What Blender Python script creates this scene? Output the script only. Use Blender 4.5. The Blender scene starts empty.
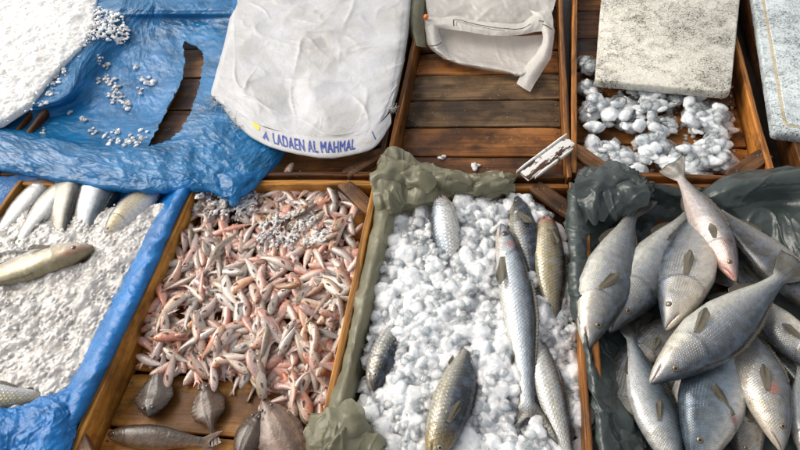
import bpy, bmesh, math, random
import numpy as np
from mathutils import Vector, Matrix

S = bpy.context.scene
C = S.collection
R = math.radians
rng = np.random.default_rng(7)
random.seed(7)

# ------------------------------------------------------------------ camera
def camera_axes(vx, vy, slope, F=600.):
    Y = np.array([vx-400, 225-vy, -F]); Y /= np.linalg.norm(Y)
    c = -(Y[0]+slope*Y[1])/Y[2]
    X = np.array([1, slope, c]); X /= np.linalg.norm(X)
    return X, Y, np.cross(X, Y)
AX = camera_axes(525, -530, -.02)
_w0 = np.array([-600*a[2] for a in AX])
CAM = _w0*(1.0/_w0[2])                      # one metre above the rims of the crates
cd = bpy.data.cameras.new('camera'); cam = bpy.data.objects.new('camera', cd); C.objects.link(cam)
cd.lens = 27; cd.sensor_width = 36; cd.clip_start = .01; cd.clip_end = 100
rot = Matrix([[float(a[i]) for i in range(3)] for a in AX])
cam.matrix_world = Matrix.Translation(Vector([float(v) for v in CAM])) @ rot.to_4x4()
S.camera = cam
cd.dof.use_dof = False

def at(px, py, z=0.):
    "the point of the stall at height z that the photograph shows at px, py"
    d = np.array([px-400, 225-py, -600.])
    w = np.array([d @ a for a in AX])
    return CAM + w*((z-CAM[2])/w[2])

# ------------------------------------------------------------------ light
W = bpy.data.worlds.new('World'); S.world = W; W.use_nodes = True
nt = W.node_tree; nt.nodes.clear()
sky = nt.nodes.new('ShaderNodeTexSky'); sky.sky_type = 'NISHITA'; sky.sun_disc = False
SUN_EL, SUN_AZ = R(42), R(-72)               # azimuth clockwise from +Y
sky.sun_elevation = SUN_EL; sky.sun_rotation = SUN_AZ
sky.dust_density = 4; sky.air_density = 1.0; sky.ozone_density = .6
hs = nt.nodes.new('ShaderNodeHueSaturation'); hs.inputs['Saturation'].default_value = .22
bg = nt.nodes.new('ShaderNodeBackground'); bg.inputs['Strength'].default_value = .15
wo = nt.nodes.new('ShaderNodeOutputWorld')
nt.links.new(sky.outputs[0], hs.inputs['Color']); nt.links.new(hs.outputs[0], bg.inputs[0]); nt.links.new(bg.outputs[0], wo.inputs[0])
sl = bpy.data.lights.new('sun', 'SUN'); sun = bpy.data.objects.new('sun', sl); C.objects.link(sun)
sl.energy = 1.0; sl.angle = R(45); sl.color = (1, .88, .70)
dirv = Vector((math.sin(SUN_AZ)*math.cos(SUN_EL), math.cos(SUN_AZ)*math.cos(SUN_EL), math.sin(SUN_EL)))
sun.rotation_euler = dirv.to_track_quat('Z', 'Y').to_euler()
S.view_settings.view_transform = 'Standard'; S.view_settings.look = 'None'
S.view_settings.exposure = .45; S.view_settings.gamma = 1
cy = S.cycles
cy.max_bounces = 14; cy.transmission_bounces = 10; cy.transparent_max_bounces = 16; cy.glossy_bounces = 4; cy.diffuse_bounces = 8
cy.caustics_reflective = False; cy.caustics_refractive = False
cy.use_denoising = True

# ------------------------------------------------------------------ noise
_prm = np.random.default_rng(3).permutation(256); _prm = np.concatenate([_prm, _prm, _prm])
_grd = np.random.default_rng(4).normal(size=(256, 3)); _grd /= np.linalg.norm(_grd, axis=1)[:, None]
_val = np.random.default_rng(5).uniform(-1, 1, 256)
def perlin(x, y, z=0.):
    x, y, z = np.broadcast_arrays(np.asarray(x, float), np.asarray(y, float), np.asarray(z, float))
    xi, yi, zi = np.floor(x).astype(int), np.floor(y).astype(int), np.floor(z).astype(int)
    xf, yf, zf = x-xi, y-yi, z-zi
    f = lambda t: t*t*t*(t*(t*6-15)+10)
    u, v, w = f(xf), f(yf), f(zf); r = 0
    for a in (0, 1):
        for b in (0, 1):
            for c in (0, 1):
                g = _grd[_prm[_prm[_prm[(xi+a) & 255]+((yi+b) & 255)]+((zi+c) & 255)]]
                dd = g[..., 0]*(xf-a)+g[..., 1]*(yf-b)+g[..., 2]*(zf-c)
                r = r+dd*(u if a else 1-u)*(v if b else 1-v)*(w if c else 1-w)
    return r*1.6
def fbm(x, y, z=0., o=4, g=.5):
    r, a = 0, 1.
    for k in range(o):
        r = r+a*perlin(x*2**k+17.3*k, y*2**k-9.1*k, np.asarray(z)*2**k+3.7*k); a *= g
    return r
def facets(x, y, s=0):
    "piecewise flat folds with sharp creases: linear interpolation over a warped triangle lattice"
    x = x+.45*perlin(x*.7+s, y*.7, s*1.3); y = y+.45*perlin(x*.7, y*.7+s, s*2.1+9)
    u = x-y*.57735; v = y*1.1547
    i, j = np.floor(u).astype(int), np.floor(v).astype(int); a, b = u-i, v-j
    h = lambda p, q: _val[_prm[_prm[(p+s*31) & 255]+((q+s*17) & 255)]]
    lo = h(i, j)*(1-a-b)+h(i+1, j)*a+h(i, j+1)*b
    hi = h(i+1, j+1)*(a+b-1)+h(i+1, j)*(1-b)+h(i, j+1)*(1-a)
    return np.where(a+b < 1, lo, hi)
def crumple(x, y, f, s=0, o=3, g=.5):
    r, a = 0, 1.
    for k in range(o):
        c, sn = math.cos(1.1*k+s), math.sin(1.1*k+s)
        r = r+a*facets((x*c-y*sn)*f, (x*sn+y*c)*f, s+k*5); a *= g; f *= 2.03
    return r

def folds(x, y, f, ang, s=0, st=.28):
    "long cloth-like creases: sharp ridges stretched along one direction"
    c, sn = math.cos(ang), math.sin(ang)
    u, v = (x*c+y*sn)*f, (-x*sn+y*c)*f*st
    w = .55*perlin(u*.35+s, v*.8, s*.7); u = u+w*1.6
    return 1-2.2*np.abs(perlin(u, v, s*1.37+.5))
def film_folds(x, y, f, s=0):
    a = 2.4*_val[(s*13+7) % 256]
    return .55*folds(x, y, f*.8, a, s)+.45*folds(x, y, f*1.3, a+1.15, s+4)+.22*folds(x, y, f*2.6, a-.7, s+8, .4)+.10*crumple(x, y, f*4, s+2, 2)
def creases(x, y, f, s=0):
    "a few thin pinched lines, as in a sheet that has been folded many times"
    r = 0
    for k in range(4):
        a = 2.9*_val[(s*11+k*29) % 256]; c, sn = math.cos(a), math.sin(a)
        u, v = (x*c+y*sn)*f*(1+.4*k), (-x*sn+y*c)*f*(1+.4*k)*.3
        n = perlin(u+.35*perlin(v*2, u*.6, s+k*1.7), v, s*2.3+k*5.1)
        r = r+(.9-.15*k)*np.exp(-np.abs(n)/.035)*np.clip(.3+1.3*perlin(u*.8+9, v*2.5, s+k), 0, 1)
    return r
def paper_folds(x, y, f, s=0):
    return .8*facets(x*f, y*f, s)+.35*facets((x*.6-y*.8)*f*2.1, (x*.8+y*.6)*f*2.1, s+5)+.25*folds(x, y, f*1.5, 2*_val[(s*7) % 256], s, .3)+.05*crumple(x, y, f*6, s+1, 2)+.95*creases(x, y, f*.6, s)

# ------------------------------------------------------------------ meshes and objects
def mesh_obj(name, V, Fc, mat=None, parent=None, smooth=True, uv=None, col=None, origin=None):
    me = bpy.data.meshes.new(name)
    V = np.asarray(V, float)
    o0 = np.zeros(3) if origin is None else np.asarray(origin, float)
    me.from_pydata((V-o0).tolist(), [], [list(map(int, f)) for f in Fc])
    if smooth: me.polygons.foreach_set('use_smooth', [True]*len(me.polygons))
    if uv is not None:
        l = me.uv_layers.new(name='UVMap'); idx = np.empty(len(me.loops), int); me.loops.foreach_get('vertex_index', idx)
        l.data.foreach_set('uv', np.asarray(uv, float)[idx].ravel())
    if col is not None:
        a = me.color_attributes.new('Col', 'FLOAT_COLOR', 'POINT')
        a.data.foreach_set('color', np.c_[np.asarray(col, float), np.ones(len(V))].ravel())
    if mat: me.materials.append(mat)
    me.update()
    o = bpy.data.objects.new(name, me); C.objects.link(o)
    if parent: o.parent = parent
    if origin is not None and parent is None: o.location = o0.tolist()
    return o
def empty(name, loc=(0, 0, 0), rz=0.):
    o = bpy.data.objects.new(name, None); C.objects.link(o); o.location = [float(v) for v in loc]; o.rotation_euler = (0, 0, rz)
    o.empty_display_size = .05; return o
def tag(o, label=None, cat=None, group=None, kind=None):
    if label: o['label'] = label
    if cat: o['category'] = cat
    if group: o['group'] = group
    if kind: o['kind'] = kind
    return o

# ------------------------------------------------------------------ materials
class NT:
    def __init__(s, name):
        s.m = bpy.data.materials.new(name); s.m.use_nodes = True; s.t = s.m.node_tree
        s.b = s.t.nodes['Principled BSDF']; s.out = s.t.nodes['Material Output']
    def n(s, ty, ins=None, **kw):
        nd = s.t.nodes.new('ShaderNode'+ty)
        for k, v in kw.items(): setattr(nd, k, v)
        for k, v in (ins or {}).items(): s.put(nd, k, v)
        return nd
    def put(s, nd, k, v):
        i = nd.inputs[k]
        if isinstance(v, bpy.types.NodeSocket): s.t.links.new(v, i)
        elif isinstance(v, bpy.types.Node): s.t.links.new(v.outputs[0], i)
        elif isinstance(v, (tuple, list)) and len(v) == 3 and i.type == 'RGBA': i.default_value = (*v, 1)
        else: i.default_value = v
    def set(s, **kw):
        for k, v in kw.items(): s.put(s.b, k.replace('_', ' '), v)
    def math(s, op, a, b=0., clamp=False):
        return s.n('Math', {0: a, 1: b}, operation=op, use_clamp=clamp).outputs[0]
    def mix(s, f, a, b, mode='MIX'):
        m = s.n('Mix', data_type='RGBA', blend_type=mode); s.put(m, 0, f); s.put(m, 6, a); s.put(m, 7, b); return m.outputs[2]
    def ramp(s, f, stops, interp='LINEAR'):
        r = s.n('ValToRGB'); r.color_ramp.interpolation = interp; e = r.color_ramp.elements
        while len(e) < len(stops): e.new(.5)
        for q, (p, c) in zip(e, stops):
            q.position = p; q.color = (*c, 1) if isinstance(c, (tuple, list)) else (c, c, c, 1)
        s.put(r, 0, f); return r.outputs[0]
    def noise(s, vec, scale, detail=4, rough=.55, dist=0.):
        return s.n('TexNoise', {'Vector': vec, 'Scale': scale, 'Detail': detail, 'Roughness': rough, 'Distortion': dist}).outputs[0]
    def map(s, vec, sc=(1, 1, 1), loc=(0, 0, 0)):
        m = s.n('Mapping'); s.put(m, 'Vector', vec); m.inputs['Scale'].default_value = sc; m.inputs['Location'].default_value = loc; return m.outputs[0]
    def bump(s, h, dist, strength=1., nrm=None):
        b = s.n('Bump', {'Height': h, 'Distance': dist, 'Strength': strength})
        if nrm is not None: s.put(b, 'Normal', nrm)
        return b.outputs[0]
    def coord(s, w='Object'): return s.n('TexCoord').outputs[w]
    def rnd(s): return s.n('ObjectInfo').outputs['Random']

def wood(name, dark, mid, light, rough=(.32, .65), speck=.5):
    k = NT(name)
    uv = k.coord('UV'); rn = k.rnd()
    off = k.n('CombineXYZ', {0: k.math('MULTIPLY', rn, 37.), 1: k.math('MULTIPLY', rn, 11.)})
    p = k.n('VectorMath', {0: uv, 1: off}, operation='ADD').outputs[0]
    g1 = k.noise(k.map(p, (3.2, 55, 1)), 1., 7, .62, .8)
    g2 = k.noise(k.map(p, (7, 190, 1)), 1., 4, .6, .3)
    bl = k.noise(p, 7., 5, .6, .4)
    bl2 = k.noise(p, 26., 5, .65, .2)
    f = k.math('ADD', k.math('MULTIPLY', g1, .75), k.math('MULTIPLY', g2, .35))
    c = k.ramp(f, [(.36, dark), (.52, mid), (.70, light)])
    c = k.mix(k.ramp(bl, [(.42, 0.), (.62, .85)]), c, tuple(v*.55 for v in dark))
    c = k.mix(k.ramp(bl2, [(.55, 0.), (.75, .6)]), c, tuple(v*.4 for v in dark))
    kn = k.n('TexVoronoi', {'Vector': k.map(p, (4.5, 9, 1)), 'Scale': 1.}).outputs['Distance']
    c = k.mix(k.ramp(kn, [(.05, .8), (.14, 0.)]), c, tuple(v*.35 for v in dark))
    sv = k.n('TexVoronoi', {'Vector': p, 'Scale': 85.})
    sp = k.math('MULTIPLY', k.ramp(sv.outputs['Distance'], [(.07, 1.), (.13, 0.)]), k.ramp(k.noise(p, 14., 2), [(.52, 0.), (.6, 1.)]))
    c = k.mix(k.math('MULTIPLY', sp, speck), c, (.55, .48, .40))
    hv = k.n('HueSaturation', {'Color': c, 'Value': k.math('ADD', .8, k.math('MULTIPLY', rn, .4))}).outputs[0]
    wet = k.noise(p, 11., 3)
    k.set(Base_Color=hv, Roughness=k.ramp(wet, [(.4, rough[0]), (.62, rough[1])]), Specular_IOR_Level=.24)
    nb = k.bump(k.math('ADD', f, k.math('MULTIPLY', bl2, .5)), .0035, .8)
    k.set(Normal=nb)
    return k.m
M = {}
M['wood_gold'] = wood('golden_wood', (.16, .058, .010), (.47, .20, .036), (.64, .33, .085))
M['wood_orange'] = wood('orange_wood', (.08, .026, .006), (.33, .12, .022), (.50, .21, .045))
M['wood_dark'] = wood('dark_wet_wood', (.032, .011, .004), (.115, .043, .012), (.22, .092, .028), (.28, .6), .8)
M['wood_red'] = wood('reddish_wet_wood', (.06, .019, .004), (.23, .083, .018), (.38, .16, .04), (.28, .6), .8)
M['wood_grey'] = wood('grey_weathered_wood', (.05, .027, .012), (.165, .095, .045), (.28, .175, .09), (.35, .7), .8)
M['wood_brace'] = wood('brown_brace_wood', (.05, .021, .008), (.17, .075, .027), (.29, .145, .06))

_k = NT('rusty_nail'); _k.set(Base_Color=(.16, .12, .10), Metallic=.7, Roughness=.45); M['nail'] = _k.m
def board(name, parent, c, size, mat, axis='x', seed=0, wob=.0016, rot=None):
    """a plank: size = (length, breadth, thickness); axis = which way the length runs; c = centre"""
    L, B, T = size
    nl = max(3, int(L/.02)); nb = 5
    r = min(.0028, T*.3)
    prof = []                                            # rounded rectangle outline in (b, t)
    hb, ht = B/2, T/2
    for (sx, sy, a0) in ((1, 1, 0), (-1, 1, 90), (-1, -1, 180), (1, -1, 270)):
        for q in (0, 45, 90):
            a = R(a0+q); prof.append((sx*(hb-r)+r*math.cos(a), sy*(ht-r)+r*math.sin(a)))
        if a0 in (0, 180):
            for q in (.25, .5, .75): prof.append((sx*(hb-r)*(1-2*q), sy*ht))
    prof = np.array(prof); n = len(prof)
    V, UV = [], []
    ss = np.linspace(-L/2, L/2, nl+1)
    per = np.r_[0, np.cumsum(np.linalg.norm(np.diff(prof, axis=0), axis=1))]
    for s in ss:
        e = .6 if abs(s) > L/2-1e-6 else 0
        q = prof*(1-np.array([r*e/hb, r*e/ht]))
        dx = wob*perlin(s*9+seed*3.1, prof[:, 0]*22+seed, prof[:, 1]*22)
        dy = wob*1.3*perlin(s*7-seed*1.7, prof[:, 0]*18, prof[:, 1]*18+seed*2.3)
        V.append(np.c_[np.full(n, s), q[:, 0]+dx, q[:, 1]+dy]); UV.append(np.c_[np.full(n, s), per+seed*.37])
    V = np.concatenate(V); UV = np.concatenate(UV)
    Fc = [(i*n+j, i*n+(j+1) % n, (i+1)*n+(j+1) % n, (i+1)*n+j) for i in range(nl) for j in range(n)]
    Fc += [tuple(range(n))[::-1], tuple(nl*n+j for j in range(n))]
    if axis == 'y': V = np.c_[-V[:, 1], V[:, 0], V[:, 2]]
    if axis == 'xv': V = np.c_[V[:, 0], V[:, 2], V[:, 1]]; Fc = [f[::-1] for f in Fc]     # standing on edge along x
    if axis == 'yv': V = np.c_[V[:, 2], V[:, 0], V[:, 1]]
    if rot is not None: V = V @ np.array(rot).T
    o = mesh_obj(name, V+np.asarray(c, float), Fc, M[mat] if isinstance(mat, str) else mat, parent, True, UV)
    m = o.modifiers.new('edges', 'EDGE_SPLIT'); m.split_angle = R(50)
    return o

def nail(p, parent, r=.0022):
    a = np.linspace(0, 2*np.pi, 9)[:-1]; V = np.concatenate([np.c_[r*np.cos(a), r*np.sin(a), np.zeros(8)], np.c_[.8*r*np.cos(a), .8*r*np.sin(a), np.full(8, .0008)]])+p
    mesh_obj('nail', V, [(i, (i+1) % 8, 8+(i+1) % 8, 8+i) for i in range(8)]+[tuple(range(8, 16))], M['nail'], parent)
def rotz(a):
    c, s = math.cos(a), math.sin(a); return np.array([[c, -s, 0], [s, c, 0], [0, 0, 1]])

def crate(label, x0, x1, y0, y1, h, side, end, slats, rz=0., z=0., braces=(), th=.013, group='wooden fish crates on the stall', nails=False, seed=1, brace_mat='wood_brace'):
    cx, cy = (x0+x1)/2, (y0+y1)/2
    t = tag(empty('fish_crate', (cx, cy, z-h), rz), label, 'crate', group)
    w, l = x1-x0, y1-y0
    for i, s in enumerate((-1, 1)):
        board('side_board', t, (s*(w/2-th/2), 0, h/2+.001), (l, h-.004, th), side, 'yv', seed+i)
        board('end_board', t, (0, s*(l/2-th/2), h/2-.002), (w-2*th-.002, h-.006, th), end, 'xv', seed+5+i)
    n = len(slats); g = .004; sw = (l-2*th-g)/n
    for i, m in enumerate(slats):
        y = -l/2+th+g/2+sw*(i+.5)
        so = board('slat', t, (0, y, .010+.001*(i % 2)), (w-2*th-.003, sw-g-.002*((i*7) % 3), .011), m, 'x', seed*3+i, .0022)
        if nails:
            for a in (-1, 1):
                for b in (-1, 1): nail(np.array((a*(w/2-th-.013-.002*math.sin(i*5+a)), y+b*sw*.28, .0168+.001*(i % 2))), so, .0026)
    q = .052
    for (sx, sy) in braces:
        bp = np.array((sx*(w/2-th-q*.62), sy*(l/2-th-q*.62), h-.012)); br = rotz(R(-45*sx*sy))
        bo = board('corner_brace', t, bp, (.115, .036, .016), brace_mat, 'x', seed+sx*2+sy, .001, rot=br)
        for s in (-.043, -.034, .036, .045): nail(bp+br @ np.array([s, .006*math.sin(s*900), .0082]), bo)
    return t
# ------------------------------------------------------------------ setting
k = NT('dark_table_boards')
p = k.coord('Object')
k.set(Base_Color=k.ramp(k.noise(p, 9., 6, .6), [(.35, (.010, .007, .005)), (.65, (.05, .033, .022))]), Roughness=.45,
      Normal=k.bump(k.noise(p, 40., 5), .003, .6))
g = np.array([[-4, -3, -.092], [4, -3, -.092], [4, 4, -.092], [-4, 4, -.092]], float)
tag(mesh_obj('ground', g, [(0, 1, 2, 3)], k.m, smooth=False), kind='structure')

H = .08
crate('wooden crate lined with blue plastic and full of ice and fish', -1.035, -.548, -.66, .128, H, 'wood_gold', 'wood_gold', ['wood_dark']*6, seed=11)
crate('golden brown wooden crate filled with small pink fish', -.538, -.066, -.60, .138, H, 'wood_gold', 'wood_gold', ['wood_gold']*6,
      braces=((1, 1), (-1, -1), (1, -1)), seed=21, th=.016, nails=True)
crate('wooden crate lined with olive plastic and full of coarse ice', -.056, .374, -.60, .132, H, 'wood_orange', 'wood_orange', ['wood_dark']*6, braces=((1, 1), (1, -1)), seed=31)
crate('wooden crate lined with dark green plastic and piled with large grey fish', .384, .86, -.60, .134, H, 'wood_orange', 'wood_orange', ['wood_dark']*6, seed=41)
crate('dark wooden crate under the torn blue plastic sheet', -1.122, -.575, .152, 1.10, H, 'wood_dark', 'wood_dark', ['wood_red', 'wood_dark', 'wood_dark', 'wood_red', 'wood_dark', 'wood_dark'], seed=51)
crate('dark wooden crate under the white woven sack', -.522, -.068, .152, 1.06, H, 'wood_dark', 'wood_dark', ['wood_red', 'wood_dark', 'wood_dark', 'wood_red', 'wood_dark', 'wood_dark'], seed=61, braces=((1, -1),))
crate('nearly empty wooden crate with bare slats and a white bag in it', -.056, .374, .150, 1.06, H, 'wood_red', 'wood_dark',
      ['wood_dark', 'wood_red', 'wood_grey', 'wood_grey', 'wood_red', 'wood_red', 'wood_dark', 'wood_dark'], seed=71, nails=True, rz=R(-.6), braces=((-1, -1),))
crate('wooden crate of loose ice lumps under a dirty foam lid', .390, .806, .152, 1.06, H, 'wood_orange', 'wood_red', ['wood_orange', 'wood_orange', 'wood_red', 'wood_dark', 'wood_dark', 'wood_dark'],
      rz=R(-3), seed=81, nails=True, braces=((-1, -1), (1, -1)))
crate('wooden crate at the right edge with a pale foam lid on it', .862, 1.30, .165, 1.08, H, 'wood_dark', 'wood_dark', ['wood_dark']*6, rz=R(-3), seed=91)
crate('wooden crate in the far left corner heaped with white ice', -1.62, -1.15, .152, 1.06, H, 'wood_dark', 'wood_dark', ['wood_dark']*6, seed=101)
# ------------------------------------------------------------------ plastic sheets, sacks
def cr_weights(n, ctrl):
    "Catmull-Rom weights (n samples over ctrl control points)"
    Wt = np.zeros((n, ctrl))
    for r, x in enumerate(np.linspace(0, ctrl-1, n)):
        i = min(int(x), ctrl-2); f = x-i
        w = [-.5*f+f*f-.5*f**3, 1-2.5*f*f+1.5*f**3, .5*f+2*f*f-1.5*f**3, -.5*f*f+.5*f**3]
        for q, ww in zip(range(i-1, i+3), w): Wt[r, min(max(q, 0), ctrl-1)] += ww
    return Wt
def mix_folds(x, y, f, s=0):
    return (.45*film_folds(x, y, f, s)+.55*facets(x*f*1.5, y*f*1.5, s+2)+.26*facets((x*.7+y*.7)*f*3.4, (y*.7-x*.7)*f*3.4, s+6)
            +.08*facets((x*.3+y*.95)*f*7.5, (y*.3-x*.95)*f*7.5, s+9)+.55*creases(x, y, f*1.1, s)+.3*creases(x+5, y, f*2.3, s+3))
class Sheet:
    """a sheet hung over control rows of (px, py, z): each row runs left to right, rows run far to near"""
    def __init__(s, rows, nu, nv, amp=.004, f=18., o=4, seed=0, fine=.0006, amps=None, world=False, how='film'):
        P = np.array([[np.array(p, float) if world else at(*p) for p in r] for r in rows])
        A, B = cr_weights(nv, P.shape[0]), cr_weights(nu, P.shape[1])
        G = np.einsum('ri,ijk,cj->rck', A, P, B)
        du = np.gradient(G, axis=1); dv = np.gradient(G, axis=0)
        N = np.cross(du, dv); N /= np.linalg.norm(N, axis=2)[..., None]+1e-12
        N *= np.sign(np.where(np.abs(N[..., 2:3]) < 1e-9, 1, N[..., 2:3].mean()+1e-9))
        lu = np.r_[0, np.cumsum(np.linalg.norm(np.diff(G.mean(0), axis=0), axis=1))]
        lv = np.r_[0, np.cumsum(np.linalg.norm(np.diff(G.mean(1), axis=0), axis=1))]
        UU, VV = np.meshgrid(lu, lv)
        a = amp
        if amps is not None: a = np.einsum('ri,ij,cj->rc', A, np.array(amps, float), B)*amp
        fn = {'film': film_folds, 'paper': paper_folds, 'mix': mix_folds}[how]
        d = fn(UU+seed*.77, VV+seed*.31, f, seed)*a
        d = d+fine*(crumple(UU-seed, VV, f*6, seed+3, 2)*(.6+.6*fbm(UU*20, VV*20, seed+.5, 2))+.5*creases(UU, VV, f*1.6, seed))
        sh = fbm((UU+3+seed)*f, (VV-2)*f, seed, 2)*a*.5
        s.G = G+N*d[..., None]+du/(np.linalg.norm(du, axis=2)[..., None]+1e-9)*sh[..., None]
        s.N, s.UV, s.nu, s.nv = N, np.stack([UU, VV], -1), nu, nv
        s.keep = np.ones((nv-1, nu-1), bool)
    def ev(s, u, v, off=0.):
        x = np.clip(np.asarray(u)*(s.nu-1), 0, s.nu-1.001); y = np.clip(np.asarray(v)*(s.nv-1), 0, s.nv-1.001)
        i, j = x.astype(int), y.astype(int); a, b = (x-i)[:, None], (y-j)[:, None]
        L = lambda A: (A[j, i]*(1-a)+A[j, i+1]*a)*(1-b)+(A[j+1, i]*(1-a)+A[j+1, i+1]*a)*b
        return L(s.G)+L(s.N)*off
def project(P):
    d = P-CAM; q = np.stack([d @ np.array([AX[0][i], AX[1][i], AX[2][i]]) for i in range(3)], -1)
    return np.stack([400+600*q[..., 0]/-q[..., 2], 225-600*q[..., 1]/-q[..., 2]], -1)
def in_poly(p, poly):
    x, y = p[..., 0], p[..., 1]; r = np.zeros(x.shape, bool); n = len(poly)
    for i in range(n):
        (x0, y0), (x1, y1) = poly[i], poly[(i+1) % n]
        r ^= ((y0 > y) != (y1 > y)) & (x < (x1-x0)*(y-y0)/(y1-y0+1e-12)+x0)
    return r
def sheet_obj(name, sheets, mat, parent=None, thick=0.):
    V, UV, Fc, k = [], [], [], 0
    for s in sheets:
        V.append(s.G.reshape(-1, 3)); UV.append(s.UV.reshape(-1, 2))
        for j in range(s.nv-1):
            for i in range(s.nu-1):
                if s.keep[j, i]:
                    q = k+j*s.nu+i; Fc.append((q, q+s.nu, q+s.nu+1, q+1))
        k += s.nu*s.nv
    V = np.concatenate(V); o = mesh_obj(name, V, Fc, mat, parent, True, np.concatenate(UV), origin=V.mean(0) if parent is None else None)
    if thick:
        m = o.modifiers.new('thickness', 'SOLIDIFY'); m.thickness = thick; m.offset = 0
    return o

def film(name, col, transl=.3, clear=.0, rough=.22, fine=.0012, scale=90., spec=.5, vary=.35):
    k = NT(name); uv = k.coord('UV')
    n1 = k.noise(uv, scale, 5, .6, 1.2); n2 = k.noise(uv, scale*.3, 3, .5, 2.)
    n3 = k.noise(uv, scale*3.1, 3, .55, .6); rd = k.math('ADD', k.math('ABSOLUTE', k.math('SUBTRACT', n1, .5)), k.math('MULTIPLY', k.math('ABSOLUTE', k.math('SUBTRACT', n3, .5)), .35)); rd2 = k.math('ABSOLUTE', k.math('SUBTRACT', n2, .5))
    c = k.mix(k.ramp(k.noise(uv, 9., 4), [(.3, 0.), (.7, 1.)]), tuple(v*(1-vary) for v in col), tuple(min(1, v*(1+vary*.6)) for v in col))
    nm = k.bump(k.math('ADD', rd, k.math('MULTIPLY', rd2, 2.)), fine, 1.)
    k.set(Base_Color=c, Roughness=k.ramp(k.noise(uv, 40., 3), [(.3, rough*.6), (.7, rough*1.6)]), Specular_IOR_Level=spec, Normal=nm)
    tb = k.n('BsdfTranslucent', {'Color': c, 'Normal': nm})
    m = k.n('MixShader', {0: transl}); k.put(m, 1, k.b.outputs[0]); k.put(m, 2, tb.outputs[0]); last = m
    if clear:
        tr = k.n('BsdfTransparent', {'Color': tuple(min(1, .35+.8*v) for v in col)})
        m2 = k.n('MixShader', {0: k.ramp(k.noise(uv, 14., 4), [(.3, clear*.5), (.7, min(1, clear*1.4))])}); k.put(m2, 1, m.outputs[0]); k.put(m2, 2, tr.outputs[0]); last = m2
    k.t.links.new(last.outputs[0], k.out.inputs['Surface'])
    return k.m
def milky(m, col, lo, hi, sc):
    t = m.node_tree; b = t.nodes['Principled BSDF']; l = b.inputs['Base Color'].links[0]; src = l.from_socket
    tc = t.nodes.new('ShaderNodeTexCoord'); n = t.nodes.new('ShaderNodeTexNoise'); n.inputs['Scale'].default_value = sc; n.inputs['Detail'].default_value = 7; n.inputs['Roughness'].default_value = .68; n.inputs['Distortion'].default_value = .1
    t.links.new(tc.outputs['UV'], n.inputs['Vector']); r = t.nodes.new('ShaderNodeValToRGB'); r.color_ramp.elements[0].position = lo; r.color_ramp.elements[1].position = hi
    r.color_ramp.elements[1].color = (.75, .75, .75, 1); t.links.new(n.outputs[0], r.inputs[0]); mx = t.nodes.new('ShaderNodeMix'); mx.data_type = 'RGBA'; t.links.new(r.outputs[0], mx.inputs[0]); t.links.new(src, mx.inputs[6]); mx.inputs[7].default_value = (*col, 1)
    for q in [q.to_socket for q in src.links if q.to_socket != mx.inputs[6]]: t.links.new(mx.outputs[2], q)
def flap(px, py, z, w, h, ang, tilt, seed, amp=.006, f=13.):
    "a loose crumpled corner of a sheet, its free edges showing"
    g = np.random.default_rng(seed); c = np.array(at(px, py, z)); ca, sa = math.cos(R(ang)), math.sin(R(ang))
    ex, ey = np.array([ca, sa, 0]), np.array([-sa*math.cos(R(tilt)), ca*math.cos(R(tilt)), math.sin(R(tilt))]); nz = np.cross(ex, ey); rows = []
    for v in np.linspace(-.5, .5, 5):
        rows.append([c+ex*(u*w*(1-.35*abs(v)+g.uniform(-.12, .12)))+ey*(v*h*(1+g.uniform(-.15, .15)))+nz*(.016*(1-4*u*u)*(1-2*v*v)-.014*(abs(v)*2)**3+g.uniform(-.006, .006)) for u in np.linspace(-.5, .5, 6)])
    return Sheet(rows, 70, 60, amp, f, 4, seed, .0003, how='paper', world=True)
M['blue_film'] = film('blue_polythene_film', (.018, .24, .56), .2, .32, .10, fine=.0010, scale=70)
milky(M['blue_film'], (.24, .40, .55), .55, .90, 9.)
M['blue_liner'] = film('blue_liner_film', (.010, .20, .56), .2, 0., .25)
M['olive_film'] = film('olive_polythene_film', (.35, .335, .225), .40, .20, .15, scale=50)
M['dark_film'] = film('dark_green_polythene_film', (.070, .088, .084), .2, .08, .14, scale=50)
M['white_bag'] = film('white_bag_film', (.76, .73, .68), .32, .14, .3, scale=45, vary=.08)

# torn blue sheet over the far left crate
lip = [148, 152, 158, 166, 178, 188, 192, 190, 196, 152]
wl = lambda y: 525-.769*(y+530)
def brow(y, zs, x0=None):
    w = wl(y) if x0 is None else x0
    return [(w-70, y, .012), (w-20, y, .013)]+[(x, y, z) for x, z in zip((w+3, w+14, w+34, (w+34+158)/2, 158, 198, 240, 290), zs)]
xs = [-160, -120, -90, -20, 40, 100, 150, 200, 242, 286]
rows = [brow(-25, (.02,)*8, 132), brow(4, (.03, .03, .03, .03, .03, .03, .026, .008), 118), brow(13, (.022,)*6+(.02, .006), 111), brow(24, (.014, .008, -.006, -.008, -.008, -.008, .006, .002), 104),
        brow(62, (.015, .002, -.030, -.034, -.032, -.016, .016, .004), 77),
        brow(102, (.015, .004, -.034, -.042, -.04, .006, .014, -.004), 47),
        [(x, y, z) for x, y, z in zip(xs, (106, 109, 112, 118, 128, 136, 138, 128, 125, 118), (.012, .012, .012, .006, -.02, -.028, -.024, .012, .014, -.008))],
        [(x, y, z) for x, y, z in zip(xs, (116, 120, 124, 130, 142, 149, 150, 150, 150, 132), (.016, .016, .016, .016, .016, .016, .016, .016, .012, -.008))],
        [(x, y, z) for x, y, z in zip(xs, (132, 136, 140, 147, 160, 170, 172, 172, 166, 142), (.026, .026, .026, .026, .026, .026, .026, .026, .018, -.008))],
        [(x, y-3, z) for x, y, z in zip(xs, lip, (.016, .016, .016, .016, .016, .016, .016, .016, .010, -.014))], [(x, y, -.004) for x, y in zip(xs[:-1], lip)]+[(286, 153, -.026)],
        [(x, y-6, -.016) for x, y in zip(xs[:-1], lip)]+[(286, 150, -.034)]]
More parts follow.
